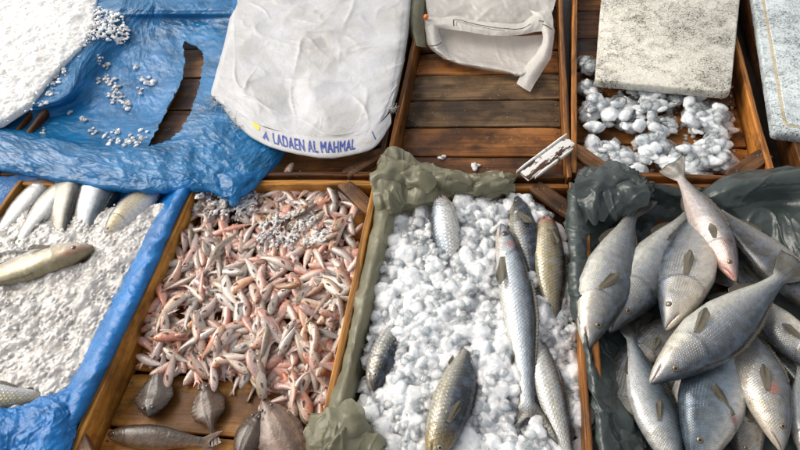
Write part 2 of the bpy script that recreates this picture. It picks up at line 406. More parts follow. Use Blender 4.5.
am = [[q]*10 for q in (.5, .6, .6, .6, .55, .55, .7, 1.1, 1.3, 1.2, .9, .6)]
blue = Sheet(rows, 540, 480, .0058, 16., 4, 2, .0006, am, how='mix')
hole = [(183, 42), (192, 45), (203, 53), (202, 70), (197, 92), (190, 112), (181, 129), (169, 140), (149, 146), (157, 130), (168, 108), (178, 90), (184, 74), (186, 62)]
PX = project(blue.G); jag = np.stack([perlin(PX[..., 0]*.22, PX[..., 1]*.22, 3.), perlin(PX[..., 0]*.22, PX[..., 1]*.22, 9.)], -1)*2.2
inside = in_poly(PX+jag, hole)
blue.keep = ~(inside[:-1, :-1] | inside[1:, 1:] | inside[1:, :-1] | inside[:-1, 1:])
tip = Sheet([[(212, 176, .022), (222, 174, .026), (236, 172, .026), (250, 172, .024), (262, 168, .02)],
             [(216, 184, .014), (224, 184, .020), (236, 184, .022), (246, 182, .018), (254, 177, .012)],
             [(224, 194, .004), (229, 195, .010), (234, 196, .012), (240, 194, .008), (244, 189, .002)],
             [(229, 203, -.004), (231, 205, .0), (233, 207, .0), (236, 205, -.004), (238, 200, -.008)]], 50, 50, .006, 24., 3, 8, how='mix')
tag(sheet_obj('plastic_sheet', [blue, tip], M['blue_film']), 'big crinkled blue plastic sheet with a long tear, drooping over the crate edges', 'plastic sheet')

# blue liner of the near left crate
ys = [178, 215, 250, 290, 330, 370, 410, 470]
xi = [178, 158, 141, 121, 99, 78, 56, 22]           # ice line
rows = []
for y, x in zip(ys, xi):
    w = 17+(y-178)*.042
    rows.append([(x-18, y, -.058), (x-5, y, -.03), (x+1, y, -.004), (x+w*.35, y, .014), (x+w*.75, y, .015), (x+w*1.05, y, .004), (x+w*1.12, y, -.012)])
e1 = Sheet(rows, 60, 260, .0045, 16., 4, 5, .0006, [[.3, .6, 1, 1.2, 1.2, .8, .4]]*8)
e2 = Sheet([[(-70, 405, -.03), (-20, 412, -.012), (15, 410, -.008), (40, 400, -.008), (62, 392, -.008), (78, 385, -.012)],
            [(-70, 412, .0), (-20, 416, .012), (15, 413, .016), (40, 405, .016), (62, 400, .014), (82, 396, .004)],
            [(-70, 440, .012), (-20, 440, .03), (15, 436, .03), (40, 428, .028), (62, 420, .022), (80, 412, .004)],
            [(-70, 470, .01), (-20, 470, .022), (12, 466, .022), (36, 460, .022), (56, 450, .02), (72, 440, .002)],
            [(-70, 510, .0), (-20, 510, .004), (10, 506, .004), (28, 500, .004), (46, 485, .002), (60, 470, -.008)]], 130, 110, .013, 17., 4, 12, .0008, how='mix')
e3 = Sheet([[(-120, 150, -.006), (-30, 166, -.006), (60, 178, -.006), (130, 184, -.006), (186, 184, -.006)],
            [(-120, 168, -.03), (-30, 180, -.03), (60, 190, -.03), (130, 194, -.03), (186, 192, -.03)],
            [(-120, 195, -.06), (-30, 205, -.06), (60, 212, -.06), (130, 212, -.06), (186, 212, -.06)]], 120, 30, .004, 16., 3, 14)
tag(sheet_obj('plastic_liner', [e1, e2, e3], M['blue_liner']), 'smooth blue plastic liner rolled over the edge of the crate of ice', 'plastic liner')

# olive liner of the crate of coarse ice
rows = []
for y, x0, x1 in ((186, 379, 400), (225, 374, 391), (270, 365, 380), (320, 353, 368), (370, 341, 357), (420, 328, 348), (480, 313, 338)):
    w = x1-x0
    rows.append([(x0-2, y, -.010), (x0, y, .004), (x0+w*.3, y, .014), (x0+w*.65, y, .012), (x1, y, -.004), (x1+5, y, -.03), (x1+12, y, -.065)])
o1 = Sheet(rows, 60, 280, .0055, 13., 4, 21, .0004, how='paper')
o2 = Sheet([[(374, 166, -.01), (382, 158, .006), (398, 152, .012), (412, 160, .01), (430, 166, .008), (455, 173, .006), (480, 176, .006), (505, 177, .004), (518, 177, -.01)],
            [(370, 178, .012), (382, 172, .030), (396, 168, .034), (412, 172, .028), (432, 176, .024), (456, 180, .02), (480, 181, .018), (503, 181, .016), (516, 181, .0)],
            [(374, 194, .014), (384, 190, .030), (398, 186, .032), (414, 188, .026), (434, 188, .022), (456, 188, .018), (480, 187, .016), (500, 187, .012), (514, 187, -.004)],
            [(380, 208, .004), (388, 206, .014), (400, 203, .014), (414, 202, .008), (434, 199, .004), (456, 197, .0), (480, 194, .0), (498, 193, -.002), (512, 192, -.02)],
            [(388, 214, -.03), (394, 214, -.02), (402, 212, -.02), (416, 210, -.03), (434, 207, -.035), (456, 204, -.04), (480, 201, -.04), (498, 200, -.04), (512, 198, -.05)]], 190, 90, .017, 17., 4, 23, .0003, how='paper')
o3 = Sheet([[(318, 420, -.008), (330, 412, .006), (342, 408, .008), (352, 412, .0), (362, 420, -.02)],
            [(312, 434, .006), (328, 426, .03), (344, 424, .03), (358, 430, .014), (372, 438, -.012)],
            [(310, 452, .008), (326, 446, .03), (346, 444, .034), (366, 446, .02), (386, 454, -.01)],
            [(306, 480, .0), (326, 476, .014), (350, 474, .02), (376, 472, .01), (402, 480, -.02)],
            [(300, 510, -.02), (326, 510, -.01), (352, 506, .0), (384, 500, -.01), (412, 505, -.04)]], 90, 90, .017, 16., 4, 26, .0003, how='paper')
tag(sheet_obj('plastic_liner', [o1, o2, o3]+[flap(*q) for q in ((392, 178, .034, .095, .07, 35, 25, 301), (416, 180, .032, .09, .06, -25, 22, 302), (386, 196, .02, .06, .09, 15, 10, 311), (448, 182, .024, .11, .05, -5, 20, 305), (486, 184, .018, .09, .04, 6, 22, 306), (340, 430, .03, .10, .08, 30, 18, 308), (354, 444, .02, .09, .07, -35, 20, 309))], M['olive_film']), 'crumpled olive plastic liner bunched along the edges of the coarse ice', 'plastic liner')

# dark liner of the crate of large fish
rows = []
for y, x0, x1 in ((182, 571, 592), (220, 570, 606), (265, 572, 600), (310, 577, 590), (355, 586, 604), (400, 592, 616), (450, 598, 630), (500, 604, 640)):
    w = x1-x0
    rows.append([(x0-2, y, -.012), (x0, y, .002), (x0+w*.25, y, .008), (x0+w*.6, y, -.008), (x1, y, -.028), (x1+14, y, -.05), (x1+34, y, -.068)])
d1 = Sheet(rows, 80, 240, .009, 17., 4, 31, .0005, how='paper')
d2 = Sheet([[(580, 172, -.008), (592, 166, .012), (606, 163, .014), (622, 168, .012), (640, 176, .008), (652, 182, -.004)],
            [(582, 180, .006), (592, 172, .034), (606, 170, .04), (624, 176, .034), (642, 184, .022), (654, 188, .0)],
            [(586, 196, .006), (596, 192, .034), (610, 192, .036), (626, 194, .03), (640, 198, .018), (648, 198, -.004)],
            [(592, 208, -.01), (602, 212, .006), (614, 214, .008), (626, 212, .004), (636, 210, -.006), (642, 208, -.02)],
            [(598, 214, -.04), (606, 220, -.03), (614, 222, -.03), (626, 220, -.035), (636, 216, -.04), (640, 214, -.05)]], 110, 90, .014, 22., 4, 33, .0006, how='paper')
d3 = Sheet([[(640, 183, .0), (665, 184, .002), (690, 190, .002), (715, 186, .01)], [(640, 190, -.014), (665, 192, -.014), (690, 198, -.014), (715, 196, -.01)],
            [(640, 204, -.045), (665, 206, -.045), (690, 210, -.045), (715, 210, -.04)], [(640, 220, -.07), (665, 222, -.07), (690, 226, -.07), (715, 226, -.07)]], 60, 40, .005, 18., 3, 35)
d4 = Sheet([[(700, 196, -.01), (716, 182, .006), (745, 172, .016), (775, 166, .016), (805, 164, .014), (850, 166, .01)],
            [(698, 202, .0), (718, 190, .030), (746, 181, .042), (775, 176, .044), (805, 173, .042), (850, 175, .03)],
            [(706, 210, -.01), (724, 200, .018), (748, 191, .03), (776, 187, .03), (806, 186, .03), (850, 190, .02)],
            [(722, 226, -.034), (740, 216, -.014), (760, 206, -.006), (782, 203, -.004), (806, 206, .004), (850, 210, .01)],
            [(742, 246, -.05), (758, 240, -.032), (776, 232, -.02), (790, 226, -.008), (806, 230, .004), (850, 236, .01)],
            [(760, 266, -.06), (778, 268, -.046), (792, 264, -.03), (802, 260, -.012), (812, 262, .002), (850, 268, .01)],
            [(776, 290, -.07), (796, 296, -.06), (808, 296, -.04), (816, 296, -.016), (826, 298, .002), (860, 300, .006)]], 130, 120, .012, 12., 4, 37, .0005, how='paper')
d5 = Sheet([[(590, 215, -.066), (660, 210, -.066), (740, 215, -.066), (840, 220, -.066)], [(592, 320, -.064), (660, 320, -.064), (740, 320, -.064), (840, 320, -.064)], [(600, 480, -.064), (670, 480, -.064), (750, 480, -.064), (860, 480, -.064)]], 120, 120, .006, 16., 3, 39, .0006, how='paper')
tag(sheet_obj('plastic_liner', [d1, d2, d3, d4, d5]+[flap(*q) for q in ((604, 184, .04, .11, .08, 20, 25, 321), (626, 194, .03, .09, .07, -35, 25, 322), (592, 198, .03, .06, .10, 10, 15, 323), (608, 412, -.036, .08, .11, 15, -10, 326), (616, 444, -.04, .09, .10, -20, -12, 327))], M['dark_film']), 'dark green plastic liner with wide folds behind the large grey fish', 'plastic liner')

# white woven sack
k = NT('white_woven_sack'); uv = k.coord('UV')
wx = k.n('TexWave', {'Vector': uv, 'Scale': 90., 'Distortion': .6, 'Detail': 1.}, bands_direction='X').outputs[0]
wy = k.n('TexWave', {'Vector': uv, 'Scale': 90., 'Distortion': .6, 'Detail': 1.}, bands_direction='Y').outputs[0]
weave = k.math('MAXIMUM', wx, wy)
c = k.ramp(k.noise(uv, 7., 6, .6), [(.35, (.53, .515, .49)), (.62, (.66, .66, .68))])
c = k.mix(k.ramp(k.noise(uv, 30., 4, .6), [(.62, 0.), (.74, .4)]), c, (.42, .36, .28))
k.set(Base_Color=c, Roughness=.42, Specular_IOR_Level=.4)
nz = k.noise(uv, 22., 6, .62, 1.4)
k.set(Normal=k.bump(weave, .0003, .5, k.bump(k.math('ABSOLUTE', k.math('SUBTRACT', nz, .5)), .003, .8)))
tb = k.n('BsdfTranslucent', {'Color': c}); m = k.n('MixShader', {0: .15}); k.put(m, 1, k.b.outputs[0]); k.put(m, 2, tb.outputs[0])
k.t.links.new(m.outputs[0], k.out.inputs['Surface']); M['sack'] = k.m
sk1 = Sheet([[(238, -40, 0.007), (243, -40, 0.027), (250, -40, 0.033), (290, -40, 0.037), (340, -40, 0.037), (404, -40, 0.033), (418, -40, 0.029), (424, -40, 0.019), (426, -40, -0.020)],
             [(233, 0, 0.011), (237, 0, 0.029), (243, 0, 0.035), (286, 0, 0.041), (335, 0, 0.041), (392, 0, 0.037), (406, 0, 0.033), (411, 0, 0.021), (412, 0, -0.016)],
             [(226, 35, 0.009), (229, 35, 0.027), (236, 35, 0.033), (280, 36, 0.037), (332, 38, 0.041), (388, 38, 0.037), (402, 38, 0.031), (407, 38, 0.017), (408, 38, -0.020)],
             [(217, 70, 0.007), (220, 70, 0.023), (227, 71, 0.029), (272, 76, 0.033), (328, 80, 0.037), (382, 78, 0.033), (396, 76, 0.027), (401, 74, 0.015), (402, 74, -0.022)],
             [(211, 93, 0.013), (213, 95, 0.020), (220, 98, 0.025), (264, 110, 0.029), (322, 120, 0.033), (374, 113, 0.029), (389, 104, 0.023), (394, 101, 0.015), (396, 102, -0.020)],
             [(216, 98, 0.015), (219, 101, 0.021), (228, 108, 0.025), (264, 122, 0.028), (318, 132, 0.031), (372, 124, 0.027), (386, 111, 0.021), (391, 107, 0.015), (393, 107, -0.014)],
             [(222, 104, 0.015), (227, 108, 0.020), (236, 114, 0.023), (264, 127, 0.026), (318, 138, 0.029), (370, 131, 0.025), (384, 118, 0.019), (389, 112, 0.014), (392, 112, -0.014)]], 340, 310, .0088, 9.5, 4, 41, .0002,
            [[.2, .4, .7, 1, 1, .7, .5, .3, .2]]*5+[[.2, .3, .5, .5, .5, .5, .3, .2, .2]]*2, how='paper')
hem = Sheet([[(222, 105, 0.021), (234, 112, 0.029), (264, 127, 0.033), (292, 134, 0.031), (320, 138, 0.033), (350, 137, 0.031), (372, 130, 0.028), (390, 113, 0.017)],
             [(230, 118, 0.017), (244, 127, 0.025), (267, 138, 0.029), (294, 146, 0.028), (322, 149, 0.030), (350, 147, 0.028), (374, 138, 0.025), (391, 118, 0.013)],
             [(240, 128, 0.011), (254, 139, 0.017), (273, 148, 0.021), (298, 154, 0.020), (326, 158, 0.021), (352, 155, 0.019), (376, 146, 0.017), (391, 124, 0.007)],
             [(246, 130, -0.005), (260, 140, -0.003), (278, 147, -0.001), (300, 152, 0.001), (328, 155, 0.001), (352, 152, -0.001), (374, 144, -0.003), (388, 124, -0.005)]], 170, 60, .0018, 12., 4, 43, .0002, how='paper')
sack = sheet_obj('woven_sack', [sk1, hem], M['sack'])
tag(sack, 'flat white woven sack with blue lettering along its curved hem', 'sack')
o0 = np.array(sack.location)
def ink(name, col, rough=.5):
    k = NT(name); uv = k.coord('Object')
    k.set(Base_Color=k.mix(k.ramp(k.noise(uv, 160., 4), [(.55, 0.), (.72, .5)]), col, tuple(min(1, v*.5+.35) for v in col)), Roughness=rough); return k.m
M['ink_blue'] = ink('blue_print', (.012, .045, .30)); M['ink_yellow'] = ink('yellow_print', (.75, .55, .03)); M['ink_black'] = ink('black_print', (.012, .012, .014))
def text_tris(body, shear=.15, bold=.012):
    cu = bpy.data.curves.new('lettering', 'FONT'); cu.body = body; cu.shear = shear; cu.offset = bold; cu.resolution_u = 3; cu.space_character = 1.08
    o = bpy.data.objects.new('lettering', cu); C.objects.link(o)
    me = bpy.data.meshes.new_from_object(o.evaluated_get(bpy.context.evaluated_depsgraph_get()))
    bm = bmesh.new(); bm.from_mesh(me); bmesh.ops.triangulate(bm, faces=bm.faces[:])
    wd = max(v.co.x for v in bm.verts)
    for q in np.arange(.12, wd, .12): bmesh.ops.bisect_plane(bm, geom=bm.verts[:]+bm.edges[:]+bm.faces[:], plane_co=(q, 0, 0), plane_no=(1, 0, 0))
    for q in (.2, .4, .6): bmesh.ops.bisect_plane(bm, geom=bm.verts[:]+bm.edges[:]+bm.faces[:], plane_co=(0, q, 0), plane_no=(0, 1, 0))
    V = np.array([v.co[:2] for v in bm.verts]); F = [[v.index for v in f.verts] for f in bm.faces]
    bm.free(); bpy.data.objects.remove(o); bpy.data.meshes.remove(me); return V, F
V, F = text_tris('LADAEN AL MAHMAL', .22, 0.); F = F+[[q+len(V) for q in f] for f in F]; V = np.r_[V, V+[.07, .015]]
x = V[:, 0]/V[:, 0].max(); y = V[:, 1]/.72
u = .315+x*.425; v = .66-.50*y+.03*np.sin(x*3.1)
mesh_obj('lettering', hem.ev(u, v*.68, np.r_[np.full((len(V)//2, 1), .0009), np.full((len(V)//2, 1), .0013)])-o0, F, M['ink_blue'], sack, False)
t = np.linspace(0, 2*np.pi, 20, endpoint=False)
u = np.r_[.247, .247+.017*np.cos(t)]; v = np.r_[.10, .10+.11*np.sin(t)]
mesh_obj('logo_dot', hem.ev(u, v, .0009)-o0, [(0, i+1, (i+1) % 20+1) for i in range(20)], M['ink_yellow'], sack, False)
u = np.array([.204, .240, .240, .232, .228, .220, .214])+.052; v = np.array([.40, .13, .43, .43, .33, .35, .43])
mesh_obj('logo_mark', hem.ev(u, v, .0010)-o0, [(0, 1, 4, 5), (0, 5, 6), (1, 2, 3, 4)], M['ink_blue'], sack, False)
u = np.array([.852, .858, .866, .860]); v = np.array([.10, .10, .42, .42])
mesh_obj('seam_mark', hem.ev(u, v, .0010)-o0, [(0, 1, 2, 3)], M['ink_blue'], sack, False)
def threads(pts, name, parent, mat, r=.0005, n=26, ln=.012, seed=0, o0=o0):
    g = np.random.default_rng(seed); V, F = [], []
    for p, d in pts:
        for _ in range(n):
            L = ln*g.uniform(.4, 1.3); dd = np.array(d)+g.normal(0, .55, 3); dd /= np.linalg.norm(dd); c = g.normal(0, .5, 3)
            q0 = np.array(p)+g.normal(0, .0035, 3); k0 = len(V); sd = np.cross(dd, g.normal(size=3)); sd /= np.linalg.norm(sd); s2 = np.cross(dd, sd)
            for i in range(6):
                a = i/5; q = q0+dd*L*a+c*L*a*a*.6; rr = r*(1-.5*a)
                for h in range(3): V.append(q+rr*(sd*math.cos(h*2.1)+s2*math.sin(h*2.1)))
            F += [(k0+i*3+h, k0+i*3+(h+1) % 3, k0+i*3+3+(h+1) % 3, k0+i*3+3+h) for i in range(5) for h in range(3)]
    mesh_obj(name, np.array(V)-o0, F, mat, parent)
threads([(at(214, 97, .022), (-.7, -.4, -.2)), (at(217, 101, .022), (-.2, -.8, -.1)), (at(223, 106, .024), (-.3, -.8, .1)), (at(229, 112, .024), (.1, -.9, .2)), (at(235, 119, .024), (-.4, -.6, .2)), (at(241, 126, .022), (-.5, -.5, .1))],
        'frayed_threads', sack, M['sack'], n=16, ln=.022, seed=1, r=.0006)
threads([(at(391, 110, .018), (.7, .2, .3)), (at(393, 108, .018), (.8, .1, .2))], 'frayed_threads', sack, M['sack'], n=30, ln=.012, seed=2, r=.0006)

# white bag in the nearly empty crate
b1 = Sheet([[(424, -40, -.01), (455, -40, -.004), (490, -40, .0), (525, -40, -.004), (562, -40, -.01)],
            [(426, 0, -.012), (455, 0, -.002), (490, 0, .004), (525, 0, .0), (556, 0, -.008)],
            [(428, 16, -.02), (455, 16, -.016), (490, 18, -.014), (525, 18, -.012), (552, 14, -.012)],
            [(430, 26, -.036), (455, 28, -.036), (490, 30, -.036), (522, 30, -.034), (546, 26, -.03)]], 120, 70, .006, 16., 4, 51, .0004)
b2 = Sheet([[(424, 16, -.006), (440, 19, -.012), (456, 16, -.008), (475, 21, -.012), (500, 24, -.012), (520, 24, -.012), (536, 14, -.004), (550, 10, -.01)],
            [(426, 22, -.004), (440, 24, -.008), (457, 23, -.004), (476, 27, -.008), (500, 30, -.008), (520, 30, -.008), (538, 22, .004), (553, 22, -.006)],
            [(430, 27, -.016), (442, 28, -.018), (460, 31, -.014), (478, 34, -.018), (500, 36, -.018), (520, 35, -.018), (538, 32, -.012), (552, 34, -.014)]], 140, 30, .004, 20., 4, 53, .0003)
b3 = Sheet([[(426, 26, -.03), (448, 29, -.034), (475, 33, -.038), (505, 36, -.038), (530, 36, -.034), (548, 34, -.03)],
            [(434, 38, -.05), (452, 42, -.056), (478, 47, -.058), (505, 50, -.058), (528, 50, -.054), (546, 44, -.048)],
            [(440, 50, -.046), (456, 55, -.05), (480, 60, -.05), (504, 63, -.05), (522, 66, -.046), (538, 58, -.044)],
            [(442, 57, -.034), (457, 62, -.036), (480, 66, -.036), (504, 70, -.036), (521, 74, -.036), (534, 68, -.036)],
            [(444, 59, -.05), (458, 63, -.054), (480, 68, -.054), (504, 72, -.054), (520, 76, -.054), (530, 72, -.054)]], 130, 80, .0035, 18., 4, 55, .0003)
b4 = Sheet([[(424, 18, -.012), (433, 22, -.008), (437, 26, -.02)], [(426, 34, -.02), (434, 36, -.012), (441, 40, -.03)],
            [(429, 46, -.03), (438, 50, -.018), (448, 54, -.04)], [(440, 56, -.036), (450, 60, -.03), (458, 62, -.04)]], 30, 60, .002, 20., 3, 57)
b5 = Sheet([[(530, 10, -.004), (541, 14, .006), (552, 20, -.008)], [(540, 26, -.006), (547, 28, .002), (554, 31, -.012)],
            [(543, 40, -.012), (548, 42, -.004), (553, 44, -.016)], [(536, 54, -.026), (543, 57, -.016), (550, 59, -.026)],
            [(525, 67, -.04), (532, 72, -.03), (540, 75, -.04)], [(517, 84, -.05), (523, 88, -.044), (530, 92, -.05)]], 30, 110, .0022, 22., 3, 59)
bag = sheet_obj('plastic_bag', [b1, b2, b3, b4, b5], M['white_bag'])
tag(bag, 'crumpled white plastic bag with a thin black printed frame', 'bag')
o0 = np.array(bag.location)
def stripe(S_, pts, w, name='printed_line'):
    V, F = [], []; pts = np.array(pts, float); n = 40
    seg = np.r_[0, np.cumsum(np.linalg.norm(np.diff(pts, axis=0), axis=1))]; q = np.linspace(0, seg[-1], n)
    u = np.interp(q, seg, pts[:, 0]); v = np.interp(q, seg, pts[:, 1]); P = S_.ev(u, v, .0011)
    T = np.gradient(P, axis=0); T /= np.linalg.norm(T, axis=1)[:, None]; sd = np.cross(T, [0, 0, 1.]); sd /= np.linalg.norm(sd, axis=1)[:, None]
    V = np.concatenate([P-sd*w/2, P+sd*w/2]); F = [(i, i+1, n+i+1, n+i) for i in range(n-1)]
    mesh_obj(name, V-o0, F, M['ink_black'], bag, False)
stripe(b2, [(.255, .72), (.262, .36), (.44, .40), (.60, .44), (.80, .50)], .0026)
stripe(b2, [(.275, .72), (.285, .50), (.44, .52), (.60, .56)], .0011)
stripe(b4, [(.02, .66), (.5, .56), (.9, .40)], .003); stripe(b4, [(.1, .72), (.55, .62), (.9, .47)], .001)
stripe(b5, [(.30, .17), (.8, .20)], .003)
stripe(b2, [(.86, .50), (.90, .56)], .003)
b = Sheet([[(405, -40, -.02), (414, -40, .006), (424, -40, .004), (430, -40, -.03)], [(404, 0, -.01), (412, 0, .012), (421, 2, .008), (427, 4, -.03)],
           [(407, 22, -.012), (412, 22, .010), (420, 24, .004), (427, 25, -.035)], [(414, 46, -.02), (417, 46, -.004), (421, 47, -.012), (426, 48, -.04)]], 40, 80, .003, 20., 4, 61)
tag(sheet_obj('plastic_scrap', [b], M['olive_film']), 'strip of olive plastic hanging over the side of the nearly empty crate', 'plastic scrap')
k = NT('orange_ball'); k.set(Base_Color=(.75, .17, .03), Roughness=.4)
bm = bmesh.new(); bmesh.ops.create_icosphere(bm, subdivisions=3, radius=.0085)
V = np.array([v.co for v in bm.verts]); F = [[v.index for v in f.verts] for f in bm.faces]; bm.free()
V = V*(1+.05*perlin(V[:, 0]*150, V[:, 1]*150, V[:, 2]*150))[:, None]*np.array([.9, 1.15, .9])
p = at(426, 17, .006)
tag(mesh_obj('orange_piece', V+p, F, k.m, origin=p), 'small round orange piece beside the white bag', 'orange piece')
# ------------------------------------------------------------------ foam lids, painted plank
def foam(name, base, dirt, amt):
    k = NT(name); p = k.coord('Object')
    d0 = k.noise(p, 6., 5, .6, .6); d1 = k.noise(p, 34., 6, .66, .5); d2 = k.noise(p, 85., 4, .6, .8); d3 = k.noise(p, 240., 4, .65); d4 = k.noise(p, 480., 2, .6)
    zone = k.ramp(k.math('ADD', k.math('MULTIPLY', d0, .65), k.math('MULTIPLY', d1, .35)), [(.42, 0.), (.57, 1.)])
    worm = k.ramp(k.math('ABSOLUTE', k.math('SUBTRACT', d2, .5)), [(.004, 1.), (.018, 0.)])
    c = k.mix(k.math('MULTIPLY', zone, .30*amt), base, tuple(b*.5+d*.5 for b, d in zip(base, dirt)))
    c = k.mix(k.math('MULTIPLY', k.math('MULTIPLY', k.ramp(d1, [(.48, 0.), (.66, 1.)]), zone), .25*amt), c, tuple(v*1.6 for v in dirt))
    c = k.mix(k.math('MULTIPLY', k.math('MULTIPLY', worm, k.ramp(d1, [(.42, .15), (.58, 1.)])), k.math('ADD', .06, k.math('MULTIPLY', zone, .55*amt))), c, dirt)
    c = k.mix(k.math('MULTIPLY', k.ramp(d3, [(.54, 0.), (.60, .95)]), k.math('ADD', .12, k.math('MULTIPLY', zone, .7*amt))), c, tuple(v*.6 for v in dirt))
    c = k.mix(k.math('MULTIPLY', k.ramp(d4, [(.62, 0.), (.70, .8)]), k.math('ADD', .15, k.math('MULTIPLY', zone, .4))), c, tuple(v*.4 for v in dirt))
    k.set(Base_Color=c, Roughness=.5, Specular_IOR_Level=.35, Normal=k.bump(k.math('ADD', k.math('MULTIPLY', d3, .5), k.math('ADD', d1, k.math('MULTIPLY', worm, -.25))), .0028, .8))
    return k.m
M['foam_cream'] = foam('dirty_cream_foam', (.70, .67, .58), (.085, .075, .055), 1.5)
M['foam_blue'] = foam('speckled_pale_foam', (.56, .62, .63), (.05, .055, .055), 1.5)
M['foam_tan'] = foam('stained_tan_foam', (.46, .40, .29), (.16, .12, .07), .8)
def slab(name, quad, th, mat, r=.016, parent=None, bev=.005, origin=None):
    "a rounded slab on four corner points (the top face), counter-clockwise"
    q = np.array(quad, float); out = []
    for i in range(4):
        p, a, b = q[i], q[i-1]-q[i], q[(i+1) % 4]-q[i]; a /= np.linalg.norm(a); b /= np.linalg.norm(b)
        for t in np.linspace(0, 1, 7): out.append((p+a*r)*(1-t)**2+p*2*t*(1-t)+(p+b*r)*t*t)
    P = []
    for i in range(len(out)):
        a, b = out[i], out[(i+1) % len(out)]; m = max(1, int(np.linalg.norm(b-a)/.012))
        for k_ in range(m): P.append(a+(b-a)*k_/m)
    P = np.array(P); c = P.mean(0); nrm = np.cross(q[1]-q[0], q[3]-q[0]); nrm /= np.linalg.norm(nrm); nrm *= np.sign(nrm[2]); n = len(P)
    jag = .0012*perlin(P[:, 0]*60, P[:, 1]*60, 2.)
    prof = [(-bev, 0), (-bev*.3, -bev*.3), (0, -bev), (0, -th+bev*.6), (-bev*.6, -th)]
    dirc = P-c; dirc -= np.outer(dirc @ nrm, nrm); dirc /= np.linalg.norm(dirc, axis=1)[:, None]
    V = np.concatenate([P+dirc*(o+jag[:, None])+nrm*z for o, z in prof]); F = []
    for j in range(len(prof)-1): F += [(j*n+i, (j+1)*n+i, (j+1)*n+(i+1) % n, j*n+(i+1) % n) for i in range(n)]
    F.append(tuple(range(n))); F.append(tuple((len(prof)-1)*n+i for i in range(n))[::-1])
    o = mesh_obj(name, V, F, mat, parent, True, origin=(c if origin is None else origin) if parent is None else None)
    md = o.modifiers.new('edges', 'EDGE_SPLIT'); md.split_angle = R(50)
    return o
q = [at(595, 80, .012), at(731, 92, .014), at(746, -60, .030), at(606, -60, .028)]
tag(slab('foam_lid', q, .024, M['foam_cream'], .018), 'dirty cream foam lid lying over the ice lumps', 'foam lid')
q = [at(774, 131, .020), at(900, 150, .020), at(880, -60, .022), at(744, -60, .022)]
lid = tag(empty('foam_lid', np.mean(q, 0)), 'pale bluish foam lid with a tan groove and dark specks at the right edge', 'foam lid')
o0 = np.array(lid.location); q2 = [np.array(p)-o0 for p in q]
slab('lid_body', q2, .026, M['foam_blue'], .012, lid)
a, b, c_, d = q2; ins = .024
def inset(w, z):
    ex, ey = (b-a)/np.linalg.norm(b-a), (d-a)/np.linalg.norm(d-a)
    return [a+ex*w+ey*w+[0, 0, z], b-ex*w+ey*w+[0, 0, z], c_-ex*w-ey*w+[0, 0, z], d+ex*w-ey*w+[0, 0, z]]
slab('groove', inset(.020, .0006), .004, M['foam_tan'], .016, lid, .001)
slab('centre_panel', inset(.0275, .0035), .006, M['foam_blue'], .014, lid, .0025)

k = NT('flaking_white_paint'); uv = k.coord('UV')
wd = k.ramp(k.noise(k.map(uv, (4, 60, 1)), 1., 5, .6), [(.35, (.03, .012, .006)), (.65, (.12, .05, .025))])
pm = k.ramp(k.noise(k.map(uv, (22, 70, 1), (.4, .2, 0)), 1., 5, .6, .3), [(.44, 0.), (.46, 1.)], 'LINEAR')
k.set(Base_Color=k.mix(pm, wd, (.80, .77, .72)), Roughness=.4, Normal=k.bump(pm, .0008, 1.)); M['flake'] = k.m
k = NT('white_painted_edge'); uv = k.coord('UV')
k.set(Base_Color=k.mix(k.ramp(k.noise(k.map(uv, (30, 30, 1)), 1., 4), [(.58, 0.), (.64, 1.)]), (.80, .78, .73), (.06, .03, .015)), Roughness=.4); M['white_edge'] = k.m
A_, B_ = at(525, 176, .012), at(570, 142, .014)
ax = np.array(B_)-A_; Ln = np.linalg.norm(ax)+.004; ax /= np.linalg.norm(ax); nz_ = np.array([.0, -.30, 1.]); nz_ -= ax*(nz_ @ ax); nz_ /= np.linalg.norm(nz_); ay = np.cross(nz_, ax)
Rm = np.stack([ax, ay, nz_], 1); cpos = (np.array(A_)+B_)/2
pl = tag(empty('painted_plank', cpos), 'short plank with flaking white paint lying across a crate corner', 'plank')
board('plank_face', pl, (0, 0, 0), (Ln, .030, .012), M['flake'], 'x', 5, .0008, Rm)
board('white_edge', pl, Rm @ [0, .0185, .003], (Ln+.012, .006, .012), M['white_edge'], 'x', 6, .0005, Rm)
board('white_edge', pl, Rm @ [0, -.0185, .002], (Ln-.03, .006, .012), M['white_edge'], 'x', 7, .0005, Rm)

# ------------------------------------------------------------------ ice
def ice_mat(name, col, rough=.12, bump=.0012, sc=260., rad=.012, grey=.12, facet=1.):
    k = NT(name); p = k.coord('Object')
    n = k.noise(p, sc, 5, .62, .4); n2 = k.noise(p, sc*.28, 4, .55, .6); vf = k.n('TexVoronoi', {'Vector': p, 'Scale': sc*.62, 'Randomness': 1.}).outputs['Distance']
    nm = k.bump(vf, bump*facet, 1., k.bump(k.math('ADD', n, k.math('MULTIPLY', n2, 1.5)), bump, .7))
    c = k.mix(k.ramp(n2, [(.40, 0.), (.66, grey*4 if grey < .25 else 1.)]), col, tuple(v*(1-grey*.6) for v in col))
    k.set(Base_Color=c, Roughness=k.ramp(n2, [(.35, rough*.5), (.65, rough*1.6)]), IOR=1.31, Normal=nm, Specular_IOR_Level=.6)
    k.put(k.b, 'Subsurface Weight', 1.); k.put(k.b, 'Subsurface Scale', rad); k.b.inputs['Subsurface Radius'].default_value = (.85, 1., 1.08)
    k.b.subsurface_method = 'RANDOM_WALK'; k.put(k.b, 'Coat Weight', .35); k.put(k.b, 'Coat Roughness', .05)
    return k.m
M['ice'] = ice_mat('crushed_ice', (.785, .795, .80), .08, .0022, 150., .022, .20, 1.5)
M['ice_clear'] = ice_mat('clear_ice', (.72, .745, .76), .07, .0022, 120., .024, .28, 1.5)
M['snow'] = ice_mat('shaved_ice', (.88, .855, .815), .2, .0009, 200., .010, .16, .5)
M['wet'] = ice_mat('wet_slush', (.70, .66, .63), .06, .0014, 200., .008, .3)
